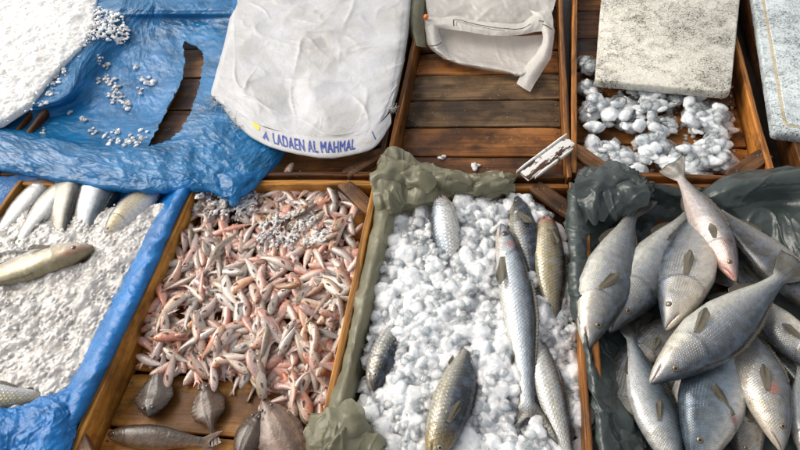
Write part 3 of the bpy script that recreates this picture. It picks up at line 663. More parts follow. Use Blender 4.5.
M['slush'] = ice_mat('slush', (.55, .52, .485), .09, .0009, 170., .014, .5, .45)
k = NT('glassy_ice'); p = k.coord('Object'); nm = k.bump(k.noise(p, 170., 4, .6), .0025, .7)
fr = k.n('Fresnel', {'IOR': 1.33, 'Normal': nm}); tp = k.n('BsdfTransparent', {'Color': (.975, .985, .99)}); gl = k.n('BsdfGlossy', {'Roughness': .06, 'Normal': nm})
tl = k.n('BsdfTranslucent', {'Color': (.9, .92, .93)}); df = k.n('BsdfDiffuse', {'Color': (.9, .92, .93), 'Normal': nm})
m0 = k.n('MixShader', {0: .5}); k.put(m0, 1, df.outputs[0]); k.put(m0, 2, tl.outputs[0])
m1 = k.n('MixShader', {0: k.ramp(k.noise(p, 90., 5, .65, .6), [(.42, .0), (.66, .45)])}); k.put(m1, 1, tp.outputs[0]); k.put(m1, 2, m0.outputs[0])
m2 = k.n('MixShader', {0: fr.outputs[0]}); k.put(m2, 1, m1.outputs[0]); k.put(m2, 2, gl.outputs[0]); k.t.links.new(m2.outputs[0], k.out.inputs['Surface']); M['glassy'] = k.m
_tmpl = []
for s_ in range(14):
    g_ = np.random.default_rng(100+s_); bm = bmesh.new(); bmesh.ops.create_icosphere(bm, subdivisions=2, radius=1)
    V = np.array([v.co for v in bm.verts]); F = np.array([[v.index for v in f.verts] for f in bm.faces]); bm.free()
    nn = g_.normal(size=(13, 3)); nn /= np.linalg.norm(nn, axis=1)[:, None]; hh = g_.uniform(.50, .85, 13)      # cut by random planes
    dd = V @ nn.T; sc_ = np.min(np.where(dd > .05, hh/np.maximum(dd, .05), 9), axis=1); V = V*np.minimum(sc_, 1.)[:, None]
    V = V*(1+.12*perlin(V[:, 0]*1.3+s_*3.1, V[:, 1]*1.3, V[:, 2]*1.3)+.04*perlin(V[:, 0]*4, V[:, 1]*4+s_, V[:, 2]*4))[:, None]*g_.uniform(.55, 1.35, 3)/.8
    _tmpl.append((V, F))
def chunks(pos, size, seed=0, flat=.75):
    g_ = np.random.default_rng(seed); VV, FF, k0 = [], [], 0
    for p, s_ in zip(pos, size):
        V, F = _tmpl[g_.integers(len(_tmpl))]
        q = g_.normal(size=(3, 3)); q, _ = np.linalg.qr(q); W_ = (V @ q)*s_/2*np.array([1, 1, flat])
        VV.append(W_+p); FF.append(F+k0); k0 += len(V)
    return np.concatenate(VV), np.concatenate(FF)
def fuse(o, vox):
    "melt overlapping bits into one skin"
    m = o.modifiers.new('melt', 'REMESH'); m.mode = 'VOXEL'; m.voxel_size = vox; m.use_smooth_shade = True
    me = bpy.data.meshes.new_from_object(o.evaluated_get(bpy.context.evaluated_depsgraph_get()))
    o.modifiers.clear(); old = o.data; o.data = me; bpy.data.meshes.remove(old); me.polygons.foreach_set('use_smooth', [True]*len(me.polygons))
def stuff(name, label, V, F, mat, cat='ice', vox=.0012, clear=None):
    c = np.mean(V, 0); o = mesh_obj(name, V, F, mat, origin=c)
    if vox: fuse(o, vox)
    if clear is not None:                                # glassy bits lying on the heap
        g = mesh_obj('glassy_bits', clear[0]-c, clear[1], M['glassy'], o); g['kind'] = 'stuff'
    return tag(o, label, cat, kind='stuff')
def closed(V, F, depth):
    "give a patch of grid a flat underside"
    F = np.asarray(F); n = len(V); lo = V.copy(); lo[:, 2] = V[:, 2].min()-depth
    E = np.concatenate([F[:, [0, 1]], F[:, [1, 2]], F[:, [2, 3]], F[:, [3, 0]]]); key = {}
    for a, b in E.tolist(): key[(a, b)] = 1
    rim = [(a, b) for a, b in key if (b, a) not in key]
    return np.concatenate([V, lo]), [tuple(f) for f in F.tolist()]+[tuple(v+n for v in f[::-1]) for f in F.tolist()]+[(b, a, a+n, b+n) for a, b in rim]
def patch(poly, z, step, fn):
    "a grid of points over a picture polygon at height z, lifted by fn(x, y) -> dz"
    P = np.array([at(*p, z) for p in poly])[:, :2]; x0, y0 = P.min(0); x1, y1 = P.max(0)
    X, Y = np.meshgrid(np.arange(x0, x1+step, step), np.arange(y0, y1+step, step)); Q = np.stack([X, Y], -1)
    Z = z+fn(X, Y); ins = in_poly(Q, P.tolist()); h, w = X.shape
    kp = ins[:-1, :-1] & ins[1:, 1:] & ins[1:, :-1] & ins[:-1, 1:]
    V = np.stack([X, Y, Z], -1).reshape(-1, 3); j, i = np.nonzero(kp); q = j*w+i
    return V, np.stack([q, q+1, q+w+1, q+w], 1)
def merge(*vf):
    VV, FF, k0 = [], [], 0
    for V, F in vf:
        VV.append(np.asarray(V)); FF += [tuple(int(a)+k0 for a in f) for f in F]; k0 += len(V)
    return np.concatenate(VV), FF
def scatter(poly, n, seed, z=0.):
    g_ = np.random.default_rng(seed); P = np.array(poly, float); lo, hi = P.min(0), P.max(0); out = []
    while len(out) < n:
        p = g_.uniform(lo, hi, (n, 2)); out += list(p[in_poly(p, poly)])
    return np.array(out[:n])
def capsule_hit(p, segs):
    "which picture points lie over a fish: segs = (x0, y0, x1, y1, half width)"
    r = np.zeros(len(p), bool)
    for x0, y0, x1, y1, w in segs:
        a = np.array([x0, y0]); b = np.array([x1, y1]); t = np.clip(((p-a) @ (b-a))/((b-a) @ (b-a)), 0, 1)
        r |= np.linalg.norm(p-a-t[:, None]*(b-a), axis=1) < w
    return r

# coarse ice, crate three
polyC = [(397, 196), (430, 192), (470, 191), (516, 194), (534, 206), (552, 214), (564, 240), (572, 300), (578, 360), (582, 470), (400, 470), (378, 436), (362, 412), (370, 330), (384, 255)]
def zC(px, py):
    z = -.012+.010*perlin(px*.021, py*.021, 1.)+.007*perlin(px*.05, py*.05, 4.)
    z = z+.016*np.exp(-(((px-445)/45)**2+((py-330)/95)**2))
    z = z-.022*np.exp(-(((px-402)/16)**2+((py-214)/14)**2))-.020*np.clip((px-535)/35, 0, 1)-.02*np.exp(-(((px-378)/14)**2+((py-370)/30)**2))
    return z
def unproj(pts, zf):
    return np.array([at(x, y, z) for (x, y), z in zip(pts, zf)])
segC = [(442, 206, 446, 240, 14), (507, 236, 530, 385, 10), (381, 356, 380, 376, 11), (457, 386, 440, 450, 14), (520, 212, 526, 250, 9), (547, 226, 551, 290, 11), (548, 376, 566, 440, 13), (529, 395, 522, 430, 9), (530, 395, 548, 425, 8)]
def zCw(X, Y):
    P = project(np.stack([X, Y, np.full_like(X, -.02)], -1)); z = zC(P[..., 0], P[..., 1])
    hit = capsule_hit(P.reshape(-1, 2), segC).reshape(X.shape)
    return z-.008-.018*hit+.004*fbm(X*110, Y*110, 0., 3)
pts = scatter(polyC, 3600, 5); hit = capsule_hit(pts, segC)
g_ = np.random.default_rng(6); size = np.exp(g_.normal(math.log(.0130), .50, len(pts))).clip(.004, .040)
pts, size = pts[~hit], size[~hit]
big = unproj(pts, zC(*pts.T)+g_.uniform(-.007, .002, len(pts))-size*.10)
stuff('crushed_ice', 'coarse translucent crushed ice burying the mullets in the olive lined crate', *merge(closed(*patch(polyC, 0., .004, zCw), .012), chunks(big, size*1.15, 8, .6)), M['ice'], clear=chunks(big[::3]+[0, 0, .003], size[::3]*1.05+.003, 9, .5))

# slush of the near left crate
polyA = [(-60, 200), (40, 204), (100, 204), (168, 200), (152, 232), (132, 272), (108, 314), (86, 356), (74, 386), (50, 400), (0, 412), (-70, 420)]
segA = [(0, 263, 84, 253, 9), (-10, 402, 34, 397, 8)]
def zA(px, py): return -.012+.010*perlin(px*.02, py*.02, 7.)+.006*perlin(px*.06, py*.06, 2.)
def zAw(X, Y):
    P = project(np.stack([X, Y, np.full_like(X, -.015)], -1)); hit = capsule_hit(P.reshape(-1, 2), segA).reshape(X.shape)
    return zA(P[..., 0], P[..., 1])+.0014*fbm(X*150, Y*150, 0., 3, .5)+.005*fbm(X*32, Y*32, 3., 2)-.010*hit
pts = scatter(polyA, 1700, 15); pts = pts[~capsule_hit(pts, segA)]
pos = unproj(pts, zA(*pts.T)+g_.uniform(-.003, .0015, len(pts)))
stuff('crushed_ice', 'fine greyish slush of ice around the fish in the blue lined crate', *merge(closed(*patch(polyA, 0., .0026, zAw), .01), chunks(pos, g_.uniform(.003, .010, len(pos)), 18)), M['slush'], vox=.0015)

# white heap, far left
polyP = [(-160, -40), (60, -40), (104, -30), (100, 6), (95, 36), (84, 54), (68, 70), (52, 88), (36, 110), (6, 130), (-60, 150), (-200, 170)]
edgeP = np.array([(104, -40), (100, 6), (95, 36), (84, 54), (68, 70), (52, 88), (36, 110), (6, 130), (-60, 150)], float)
def zP(px, py):
    p = np.stack([px, py], -1).reshape(-1, 2).astype(float); d = np.full(len(p), 1e9)
    for a, b in zip(edgeP[:-1], edgeP[1:]):
        t = np.clip(((p-a) @ (b-a))/((b-a) @ (b-a)), 0, 1); d = np.minimum(d, np.linalg.norm(p-a-t[:, None]*(b-a), axis=1))
    d = d.reshape(np.shape(px)); return .016+.034*(1-np.exp(-d/16))+.012*(1-np.exp(-d/60))
def zPw(X, Y):
    P = project(np.stack([X, Y, np.full_like(X, .02)], -1))
    return zP(P[..., 0], P[..., 1])+.006*fbm(X*26, Y*26, 5., 3)+.0016*fbm(X*130, Y*130, 0., 3, .5)
V1 = patch(polyP, .0, .0028, zPw)
pts = scatter(polyP, 900, 25); pos = unproj(pts, zP(*pts.T)+.006*0+g_.uniform(-.001, .004, len(pts)))
bz = lambda px, py: blue.G.reshape(-1, 3)[np.argmin(((PX.reshape(-1, 2)-[px, py])**2).sum(1))]
sp = scatter([(84, 8), (100, 8), (124, 18), (132, 36), (126, 46), (112, 42), (96, 40), (84, 48)], 420, 26)
pos2 = np.array([bz(*p) for p in sp])+np.c_[np.zeros((len(sp), 2)), g_.uniform(.001, .014, len(sp))]
pos = np.concatenate([pos, pos2]); sz = np.r_[g_.uniform(.003, .007, len(pts)), g_.uniform(.004, .013, len(sp))]
stuff('crushed_ice', 'bright white heap of shaved ice spilling onto the blue sheet', *merge(closed(*V1, .004), chunks(pos, sz, 28)), M['snow'], vox=.0016)

# ice pressed against the underside of the film
polyU = [(104, 62), (116, 40), (150, 34), (170, 48), (172, 74), (156, 104), (142, 126), (110, 128), (84, 118), (84, 96)]
gx = blue.G[::2, ::2].reshape(-1, 3)
def zU(X, Y):
    out = np.empty(X.shape).ravel(); q = np.stack([X, Y], -1).reshape(-1, 2)
    for a in range(0, len(q), 400):
        d_ = ((q[a:a+400, None]-gx[None, :, :2])**2).sum(-1); out[a:a+400] = gx[d_.argmin(1), 2]
    return out.reshape(X.shape)-.010
stuff('crushed_ice', 'pale wet ice showing through the basin of the blue film', *closed(*patch(polyU, 0., .007, zU), .004), M['slush'], vox=0)
# lumps lying on the blue sheet
cl = [(100, 60, 5, 5), (106, 66, 4, 4), (103, 80, 6, 6), (112, 82, 6, 7), (118, 92, 7, 10), (124, 100, 7, 12), (114, 98, 6, 8), (128, 106, 5, 6), (136, 68, 2, 2), (146, 80, 5, 5), (152, 84, 3, 3), (140, 92, 5, 5), (94, 132, 4, 3),
      (108, 138, 7, 8), (118, 132, 5, 4), (136, 142, 9, 9), (144, 136, 6, 6), (122, 142, 6, 6), (44, 132, 4, 3), (48, 92, 6, 8), (56, 80, 6, 8), (62, 72, 5, 6), (44, 104, 4, 4), (84, 120, 4, 2), (70, 112, 3, 2)]
pos, sz = [], []
for x, y, r_, n_ in cl:
    for _ in range(n_+2):
        a_ = g_.uniform(0, 6.28); q = r_*math.sqrt(g_.uniform(0, 1))
        s_ = g_.uniform(.006, .017); pos.append(bz(x+q*math.cos(a_), y+q*math.sin(a_))+[0, 0, s_*.2]); sz.append(s_)
stuff('ice_lumps', 'scattered ice lumps melting on the blue sheet', *chunks(np.array(pos), np.array(sz), 29, .55), M['ice'], vox=.0011, clear=chunks(np.array(pos)[::2]+[0, 0, .002], np.array(sz)[::2], 30, .5))

# loose lumps under the cream lid
pos, sz = [], []
def lump(x, y, r_, n_, z0, z1, s0, s1):
    for _ in range(n_):
        a_ = g_.uniform(0, 6.28); q = r_*math.sqrt(g_.uniform(0, 1)); z = g_.uniform(z0, z1)
        p = at(x+q*math.cos(a_), y+q*math.sin(a_)*.8, z); pos.append(p); sz.append(g_.uniform(s0, s1))
for x, y, r_, n_ in [(618, 108, 12, 12), (632, 118, 14, 14), (650, 108, 14, 14), (668, 100, 12, 10), (690, 95, 16, 14), (698, 114, 14, 16), (716, 116, 12, 12), (722, 132, 10, 9), (706, 128, 12, 12), (662, 128, 12, 12),
                     (652, 146, 13, 14), (664, 156, 12, 12), (688, 160, 15, 16), (676, 166, 12, 10), (714, 150, 14, 14), (722, 164, 11, 10), (698, 172, 14, 10), (610, 154, 12, 12), (624, 160, 10, 9), (596, 150, 8, 7), (640, 168, 12, 8),
                     (588, 66, 6, 8), (590, 90, 8, 10), (588, 112, 8, 10), (594, 126, 6, 6), (606, 118, 8, 5), (640, 100, 20, 12), (598, 104, 8, 6)]:
    lump(x, y, r_, int(n_*2.0), -.062, -.020, .010, .042)
for _ in range(420):
    x, y = g_.uniform(584, 734), g_.uniform(60, 176)
    if 586 < x < 655 and 130 < y < 143 and g_.uniform() < .8: continue
    s_ = g_.uniform(.004, .013); pos.append(at(x, y, -.066+s_*.3)); sz.append(s_)
stuff('ice_lumps', 'loose glassy ice lumps on the slats below the cream foam lid', *chunks(np.array(pos), np.array(sz), 33, .55), M['ice_clear'], vox=.0014, clear=chunks(np.array(pos)[::2]+[0, 0, .004], np.array(sz)[::2]*1.05, 34, .55))

# single bits in the nearly empty crate
for (x, y, s_, lb) in ((441, 158, .016, 'small round lump of ice on the slats of the nearly empty crate'), (474, 166, .024, 'flat white chip of ice on the near slat of the nearly empty crate'), (420, 168, .014, 'bit of ice beside the olive bunch in the nearly empty crate')):
    p = at(x, y, -.062); V, F = chunks(np.array([p, p+np.array([s_*.45, .003, 0])]), [s_, s_*.7], int(x), .5)
    tag(mesh_obj('ice_chip', V, F, M['ice_clear' if x == 441 else 'ice'], origin=p), lb, 'ice')
# ------------------------------------------------------------------ fish
def smooth_interp(t, pts):
    xs_, ys_ = np.array(pts, float).T
    tt = np.linspace(0, 1, 400); v = np.interp(tt, xs_, ys_); w = np.exp(-np.linspace(-2, 2, 23)**2); w /= w.sum()
    vs = np.convolve(np.pad(v, 11, mode='edge'), w, 'valid'); m = np.clip(tt/.05, 0, 1); v = v*(1-m)+vs*m
    return np.interp(t, tt, v)
SP = {
 'meagre': dict(top=[(0, 0), (.010, .014), (.05, .038), (.10, .064), (.18, .100), (.30, .138), (.40, .145), (.55, .118), (.70, .068), (.80, .040), (.84, .036)],
                bot=[(0, .0), (.010, .018), (.05, .044), (.10, .068), (.20, .104), (.33, .132), (.48, .126), (.62, .090), (.74, .050), (.80, .038), (.84, .034)],
                wid=[(0, .01), (.01, .034), (.06, .075), (.14, .120), (.28, .150), (.45, .135), (.65, .07), (.80, .026), (.84, .016)], tail=.095, fork=.0, eye=(.115, .36, .0145), gill=.275, scale=.0058),
 'mullet': dict(top=[(0, 0), (.012, .02), (.05, .042), (.12, .066), (.22, .086), (.36, .098), (.5, .092), (.66, .062), (.78, .040), (.84, .038)],
                bot=[(0, 0), (.012, .022), (.05, .046), (.12, .070), (.24, .090), (.38, .100), (.54, .086), (.68, .056), (.78, .040), (.84, .038)],
                wid=[(0, .016), (.012, .045), (.06, .10), (.14, .135), (.28, .16), (.45, .145), (.65, .085), (.80, .032), (.84, .018)], tail=.10, fork=.07, eye=(.085, .15, .017), gill=.20, scale=.0085),
 'bass': dict(top=[(0, 0), (.012, .022), (.05, .046), (.12, .078), (.22, .110), (.36, .130), (.5, .118), (.66, .075), (.78, .045), (.84, .040)],
              bot=[(0, 0), (.012, .022), (.05, .050), (.12, .082), (.24, .115), (.38, .130), (.54, .110), (.68, .068), (.78, .044), (.84, .038)],
              wid=[(0, .014), (.012, .04), (.06, .09), (.14, .125), (.28, .15), (.45, .135), (.65, .08), (.80, .03), (.84, .016)], tail=.10, fork=.04, eye=(.095, .30, .015), gill=.24, scale=.0062),
 'goat': dict(top=[(0, 0), (.02, .03), (.06, .062), (.12, .085), (.2, .102), (.32, .108), (.5, .090), (.66, .060), (.78, .036), (.84, .032)],
              bot=[(0, 0), (.02, .026), (.06, .050), (.14, .072), (.24, .090), (.38, .098), (.54, .082), (.68, .055), (.78, .035), (.84, .030)],
              wid=[(0, .02), (.02, .05), (.06, .09), (.14, .12), (.28, .14), (.45, .125), (.65, .08), (.80, .035), (.84, .02)], tail=.085, fork=.07, eye=(.10, .40, .016), gill=.22, scale=.004),
}
class Fish:
    def __init__(s, sp, spine, dors=1, roll=0., fat=1.):
        s.sp = SP[sp]; s.kind = sp; s.fat = fat
        P = np.array(spine, float); a, b, c = P
        tt = np.linspace(0, 1, 60)[:, None]
        q = a*(1-tt)*(1-2*tt)+b*4*tt*(1-tt)+c*tt*(2*tt-1)      # quadratic through the three points
        d = np.r_[0, np.cumsum(np.linalg.norm(np.diff(q, axis=0), axis=1))]; s.L = d[-1]
        s.t_, s.q_ = d/s.L, q
        s.dors, s.roll = dors, R(roll)
    def frame(s, t):
        t = np.asarray(t, float); f = lambda x: np.stack([np.interp(x, s.t_, s.q_[:, i]) for i in range(3)], -1)
        p = f(np.clip(t, 0, 1)); T = f(np.clip(t+.06, 0, 1))-f(np.clip(t-.06, 0, 1)); T /= np.linalg.norm(T, axis=-1)[..., None]
        p = p+T*(np.maximum(t-1, 0)*s.L)[..., None]
        E = np.cross(np.broadcast_to([0, 0, 1.], T.shape), T); E /= np.linalg.norm(E, axis=-1)[..., None]; U = np.cross(T, E)
        D = (E*math.cos(s.roll)+U*math.sin(s.roll))*s.dors; N = np.cross(T, D); N *= np.sign((N*U).sum(-1))[..., None]
        return p, T, D, N
    def dims(s, t):
        f = s.sp; return [smooth_interp(t, f[k_])*s.fat for k_ in ('top', 'bot', 'wid')]
    def surf(s, t, dn, side=1., lift=0.):
        "a point of the flank: dn = -1 belly .. 1 back"
        t, dn = np.broadcast_arrays(np.asarray(t, float), np.asarray(dn, float)); p, T, D, N = s.frame(t); a, b, w = s.dims(t)
        l = np.sqrt(np.clip(1-np.abs(dn)**2.2, 0, 1))*w/2
        return p+D*(np.where(dn > 0, dn*a, dn*b)*s.L)[..., None]+N*(side*(l*s.L+lift))[..., None]
    def body(s, nt=100, na=52):
        f, L = s.sp, s.L; tb = .84
        t = np.r_[np.linspace(0, 1, int(nt*.62))**1.5*.40, np.linspace(.40, tb, int(nt*.38)+1)[1:]]
        ang = np.linspace(0, 2*np.pi, na, endpoint=False); c, sn = np.cos(ang), np.sin(ang)
        a, b, w = s.dims(t); e = .92
        dn = np.sign(c)*np.abs(c)**e; ln = np.sign(sn)*np.abs(sn)**e
        T2, DN = np.meshgrid(t, dn, indexing='ij'); LN = np.broadcast_to(ln, T2.shape)
        off_d = np.where(DN > 0, DN*a[:, None], DN*b[:, None]); off_l = LN*(w/2)[:, None]
        # gill cover: a plate standing a little proud, its rear edge an arc
        ge = f['gill']-.05*np.abs(DN+.1)**2; pl_ = np.clip((T2-ge+.07)/.07, 0, 1)*(T2 < ge); ramp = np.where(T2 < ge, pl_**2, np.exp(-(T2-ge)/.006)*.0)
        flank = np.abs(LN)**.7
        off_l = off_l*(1+.10*ramp*flank*(np.abs(DN) < .93))
        pg = f['gill']*.68; off_l = off_l*(1-.035*np.exp(-((T2-pg+.03*DN**2)/.006)**2)*(DN < .35)*flank)
        # mouth: a groove from the snout back and down
        mt = np.clip(T2/.10, 0, 1); ml = -.10-.42*mt; mg = np.exp(-((DN-ml)/.085)**2)*(T2 < .10)*np.clip((.10-T2)/.02, 0, 1)
        off_l = off_l*(1-.24*mg); off_t = .010*mg*(T2 < .03)
        p, T, D, N = s.frame(t)
        V = p[:, None]+D[:, None]*(off_d*L)[..., None]+N[:, None]*(off_l*L)[..., None]+T[:, None]*(off_t*L)[..., None]
        tail = []
        m = 12
        for i in range(1, m+1):
            r = i/m; hgt = (f['top'][-1][1]*s.fat*(1-r)**2+f['tail']*(1-(1-r)**1.6))
            th = max(.0012/L*1.2, .016*(1-r)**2.2)
            ts = tb+(1-tb)*r*(1-f['fork']/(1-tb)*(1-np.abs(dn))**1.0*r*1.6)
            pp, TT, DD, NN = s.frame(ts)
            wv = .006*np.sin(dn*5+r*3)*r
            tail.append(pp+DD*(dn*hgt*L)[:, None]+NN*((ln*th/2+wv)*L)[:, None])
        V = np.concatenate([V, np.array(tail)]); n_r = len(V)
        Tf = np.concatenate([T2, np.repeat(np.linspace(tb, 1, m+1)[1:, None], na, 1)]); Df = np.broadcast_to(dn, (n_r, na)); Lf = np.broadcast_to(ln, (n_r, na))
        F = [(i*na+j, i*na+(j+1) % na, (i+1)*na+(j+1) % na, (i+1)*na+j) for i in range(n_r-1) for j in range(na)]
        F.append(tuple((n_r-1)*na+j for j in range(na))); F.append(tuple(range(na))[::-1])
        s.mg = np.concatenate([mg, np.zeros((m, na))]); s.ramp = np.concatenate([ramp, np.zeros((m, na))])
        per = .5*(np.pi)*(.13+.075)*L
        UV = np.stack([Tf*L, np.broadcast_to(np.abs(np.linspace(-1, 1, na, endpoint=False))*per, Tf.shape)], -1)
        return V.reshape(-1, 3), F, UV.reshape(-1, 2), Tf.ravel(), Df.ravel(), Lf.ravel()
def lerp(a, b, f): return np.asarray(a, float)+(np.asarray(b, float)-np.asarray(a, float))*np.clip(f, 0, 1)[:, None]
def paint(fs, Tf, Df, pal, seed=0):
    "skin colours of a fish: back, flank, belly, head, with painted shade at the gill edge"
    n1 = fbm(Tf*9+seed, Df*2.2, seed*1.7, 3); n2 = fbm(Tf*40+seed, Df*7, seed, 3)
    d = Df+.10*n1
    c = lerp(pal['flank'], pal['back'], (d-pal.get('b0', .05))/.75); c = np.where((d < -.1)[:, None], lerp(pal['flank'], pal['belly'], (-.1-d)/.55), c)
    g = fs.sp['gill']; hd = np.clip((g-Tf)/.03, 0, 1); c = c*(1-.0*hd[:, None]); c = lerp(c, c*np.array(pal.get('head', (1, .96, .9))), hd)
    ge = g-.05*np.abs(Df+.1)**2
    c = c*(1-.6*np.exp(-((Tf-ge-.003)/.005)**2)*np.clip(.6+1.2*n1, 0, 1)*(np.abs(Df) < .92))[:, None]  # shadow line behind the gill cover, painted into the skin colour
    c = c*(1-.15*np.exp(-((Tf-g*.68+.03*Df**2)/.006)**2)*(Df < .35))[:, None]
    c = c*(1+.30*n2)[:, None]; c = c*(1-.22*np.exp(-((Df-.22-.10*np.sin(Tf*4))/.05)**2)*np.clip((Tf-g)/.05, 0, 1))[:, None]
    mg = fs.mg.ravel(); c = lerp(c, pal.get('mouth', (.10, .03, .025)), mg*1.0)
    tail = np.clip((Tf-.83)/.05, 0, 1); c = lerp(c, pal.get('tail', (.10, .085, .055)), tail*.9)
    if 'bloom' in pal:
        col, tc, dc, tw, dw = pal['bloom']; c = lerp(c, col, np.exp(-((Tf-tc)/tw)**2-((Df-dc)/dw)**2)*(.75+.5*n1))
    return np.clip(c, .004, .95)
def fish_mat(name, sc, bump, metal=.35, rough=.28, contrast=.4, irid=.25, tint=0.):
    k = NT(name); at_ = k.n('Attribute', attribute_name='Col').outputs['Color']; uv = k.coord('UV')
    sx = k.n('SeparateXYZ', {0: k.map(uv, (1/sc, 1/(sc*.9), 1))}); wob = k.math('MULTIPLY', k.math('SUBTRACT', k.noise(uv, 160., 2), .5), .5)
    y_ = k.math('ADD', sx.outputs[1], wob); row = k.math('FLOOR', y_); fy = k.math('SUBTRACT', k.math('FRACT', y_), .5)
    x_ = k.math('ADD', k.math('ADD', sx.outputs[0], wob), k.math('MULTIPLY', k.math('PINGPONG', row, 1.), .5)); fx = k.math('FRACT', x_)
    d_ = k.math('ADD', fx, k.math('MULTIPLY', k.math('MULTIPLY', fy, fy), 1.6))         # overlapping rounded plates
    ed = k.ramp(k.math('FRACT', d_), [(.0, .0), (.18, .75), (.80, 1.), (1., .1)])
    nb = k.noise(uv, 60., 4, .6); nf = k.noise(uv, 420., 3, .6)
    c = k.mix(k.math('MULTIPLY', k.math('SUBTRACT', 1., ed), contrast), at_, k.mix(.55, at_, (.01, .01, .012)))
    c = k.mix(k.ramp(nf, [(.52, 0.), (.68, .5)]), c, k.mix(.6, c, (.02, .018, .015)))
    c = k.mix(k.math('MULTIPLY', k.ramp(nb, [(.45, 0.), (.68, 1.)]), irid), c, k.mix(.6, c, (.30, .42, .62)))
    if tint:
        rn = k.rnd(); c = k.n('HueSaturation', {'Color': c, 'Hue': k.math('ADD', .49, k.math('MULTIPLY', rn, .03)), 'Saturation': k.math('ADD', .6, k.math('MULTIPLY', k.math('FRACT', k.math('MULTIPLY', rn, 7.3)), .8)),
                                          'Value': k.math('ADD', .75, k.math('MULTIPLY', k.math('FRACT', k.math('MULTIPLY', rn, 3.7)), .45))}).outputs[0]
    h = k.math('ADD', ed, k.math('ADD', k.math('MULTIPLY', nf, .35), k.math('MULTIPLY', nb, .8)))
    k.set(Base_Color=c, Metallic=metal, Roughness=k.ramp(nb, [(.35, rough*.7), (.7, rough*1.5)]), Normal=k.bump(h, bump, .8))
    k.put(k.b, 'Coat Weight', .35); k.put(k.b, 'Coat Roughness', .12)
    return k.m
M['meagre'] = fish_mat('grey_fish_skin', .0040, .00045, .42, .21, .48, .28)
M['mullet'] = fish_mat('large_scaled_fish_skin', .0075, .0006, .35, .25, .75, .30)
M['bass'] = fish_mat('golden_fish_skin', .0048, .0003, .30, .28, .35, .2)
M['goat'] = fish_mat('pink_fish_skin', .0036, .0003, .15, .26, .25, .10, 1.)
k = NT('fish_fin'); uv = k.coord('UV'); at_ = k.n('Attribute', attribute_name='Col').outputs['Color']
ry = k.n('TexWave', {'Vector': uv, 'Scale': 4.2, 'Distortion': .8, 'Detail': 2.}, bands_direction='Y').outputs[0]
c = k.mix(k.ramp(ry, [(.2, .65), (.8, 0.)]), at_, k.mix(.6, at_, (.012, .010, .008)))
k.set(Base_Color=c, Roughness=.3, Normal=k.bump(ry, .0008, .6)); tb = k.n('BsdfTranslucent', {'Color': c}); m = k.n('MixShader', {0: .3}); k.put(m, 1, k.b.outputs[0]); k.put(m, 2, tb.outputs[0])
tp = k.n('BsdfTransparent'); m5 = k.n('MixShader', {0: k.ramp(ry, [(.2, .12), (.8, .55)])}); k.put(m5, 1, m.outputs[0]); k.put(m5, 2, tp.outputs[0]); m = m5
k.t.links.new(m.outputs[0], k.out.inputs['Surface']); M['fin'] = k.m
def eye_mat(name, iris, pupil=(.004, .004, .005)):
    k = NT(name); p = k.coord('UV'); sx = k.n('SeparateXYZ', {0: p}).outputs[0]
    c = k.ramp(sx, [(.0, pupil), (.50, pupil), (.56, iris), (.78, tuple(v*.6 for v in iris)), (.88, (.02, .018, .015)), (1., (.05, .046, .04))])
    k.set(Base_Color=c, Roughness=.08); k.put(k.b, 'Coat Weight', 1.); return k.m
M['eye_amber'] = eye_mat('amber_fish_eye', (.26, .16, .06)); M['eye_silver'] = eye_mat('silver_fish_eye', (.45, .40, .30)); M['eye_dark'] = eye_mat('dark_fish_eye', (.08, .05, .04))
def eye_mesh(c, n, r, name, mat, parent, o0, squash=.5):
    n = n/np.linalg.norm(n); a = np.cross(n, [.3, .2, .9]); a /= np.linalg.norm(a); b = np.cross(n, a); V, UV, F = [], [], []; na, nr = 18, 7
    for i in range(nr+1):
        ph = i/nr*math.pi*.5
        for j in range(na):
            th = j/na*2*math.pi; V.append(c+r*math.sin(ph)*(a*math.cos(th)+b*math.sin(th))+n*r*squash*math.cos(ph)); UV.append((math.sin(ph), 0))
    F = [(i*na+j, (i+1)*na+j, (i+1)*na+(j+1) % na, i*na+(j+1) % na) for i in range(nr) for j in range(na)]
    return mesh_obj(name, np.array(V)-o0, F, mat, parent, True, UV)
def fan(base, d, side, L, w0, w1, nrm, name, parent, o0, col, curl=.15, n=14, m=10, fork=0., seed=0):
    d, side, nrm = [v/np.linalg.norm(v) for v in (np.asarray(d, float), np.asarray(side, float), np.asarray(nrm, float))]; V, UV, C_ = [], [], []
    for i in range(m+1):
        r = i/m
        for j in range(n+1):
            q = j/n*2-1; w = w0+(w1-w0)*r**.8; ln = L*r*(1-.28*abs(q)**1.6+fork*abs(q)-fork*.5)
            V.append(base+d*ln+side*q*w/2+nrm*(curl*L*r*r+.05*L*math.sin(q*4+seed)*r)); UV.append((r, j/n)); C_.append(np.array(col)*(1.15-.5*r))
    F = [(i*(n+1)+j, i*(n+1)+j+1, (i+1)*(n+1)+j+1, (i+1)*(n+1)+j) for i in range(m) for j in range(n)]
    o = mesh_obj(name, np.array(V)-o0, F, M['fin'], parent, True, UV, C_)
    md = o.modifiers.new('thickness', 'SOLIDIFY'); md.thickness = .0009; return o
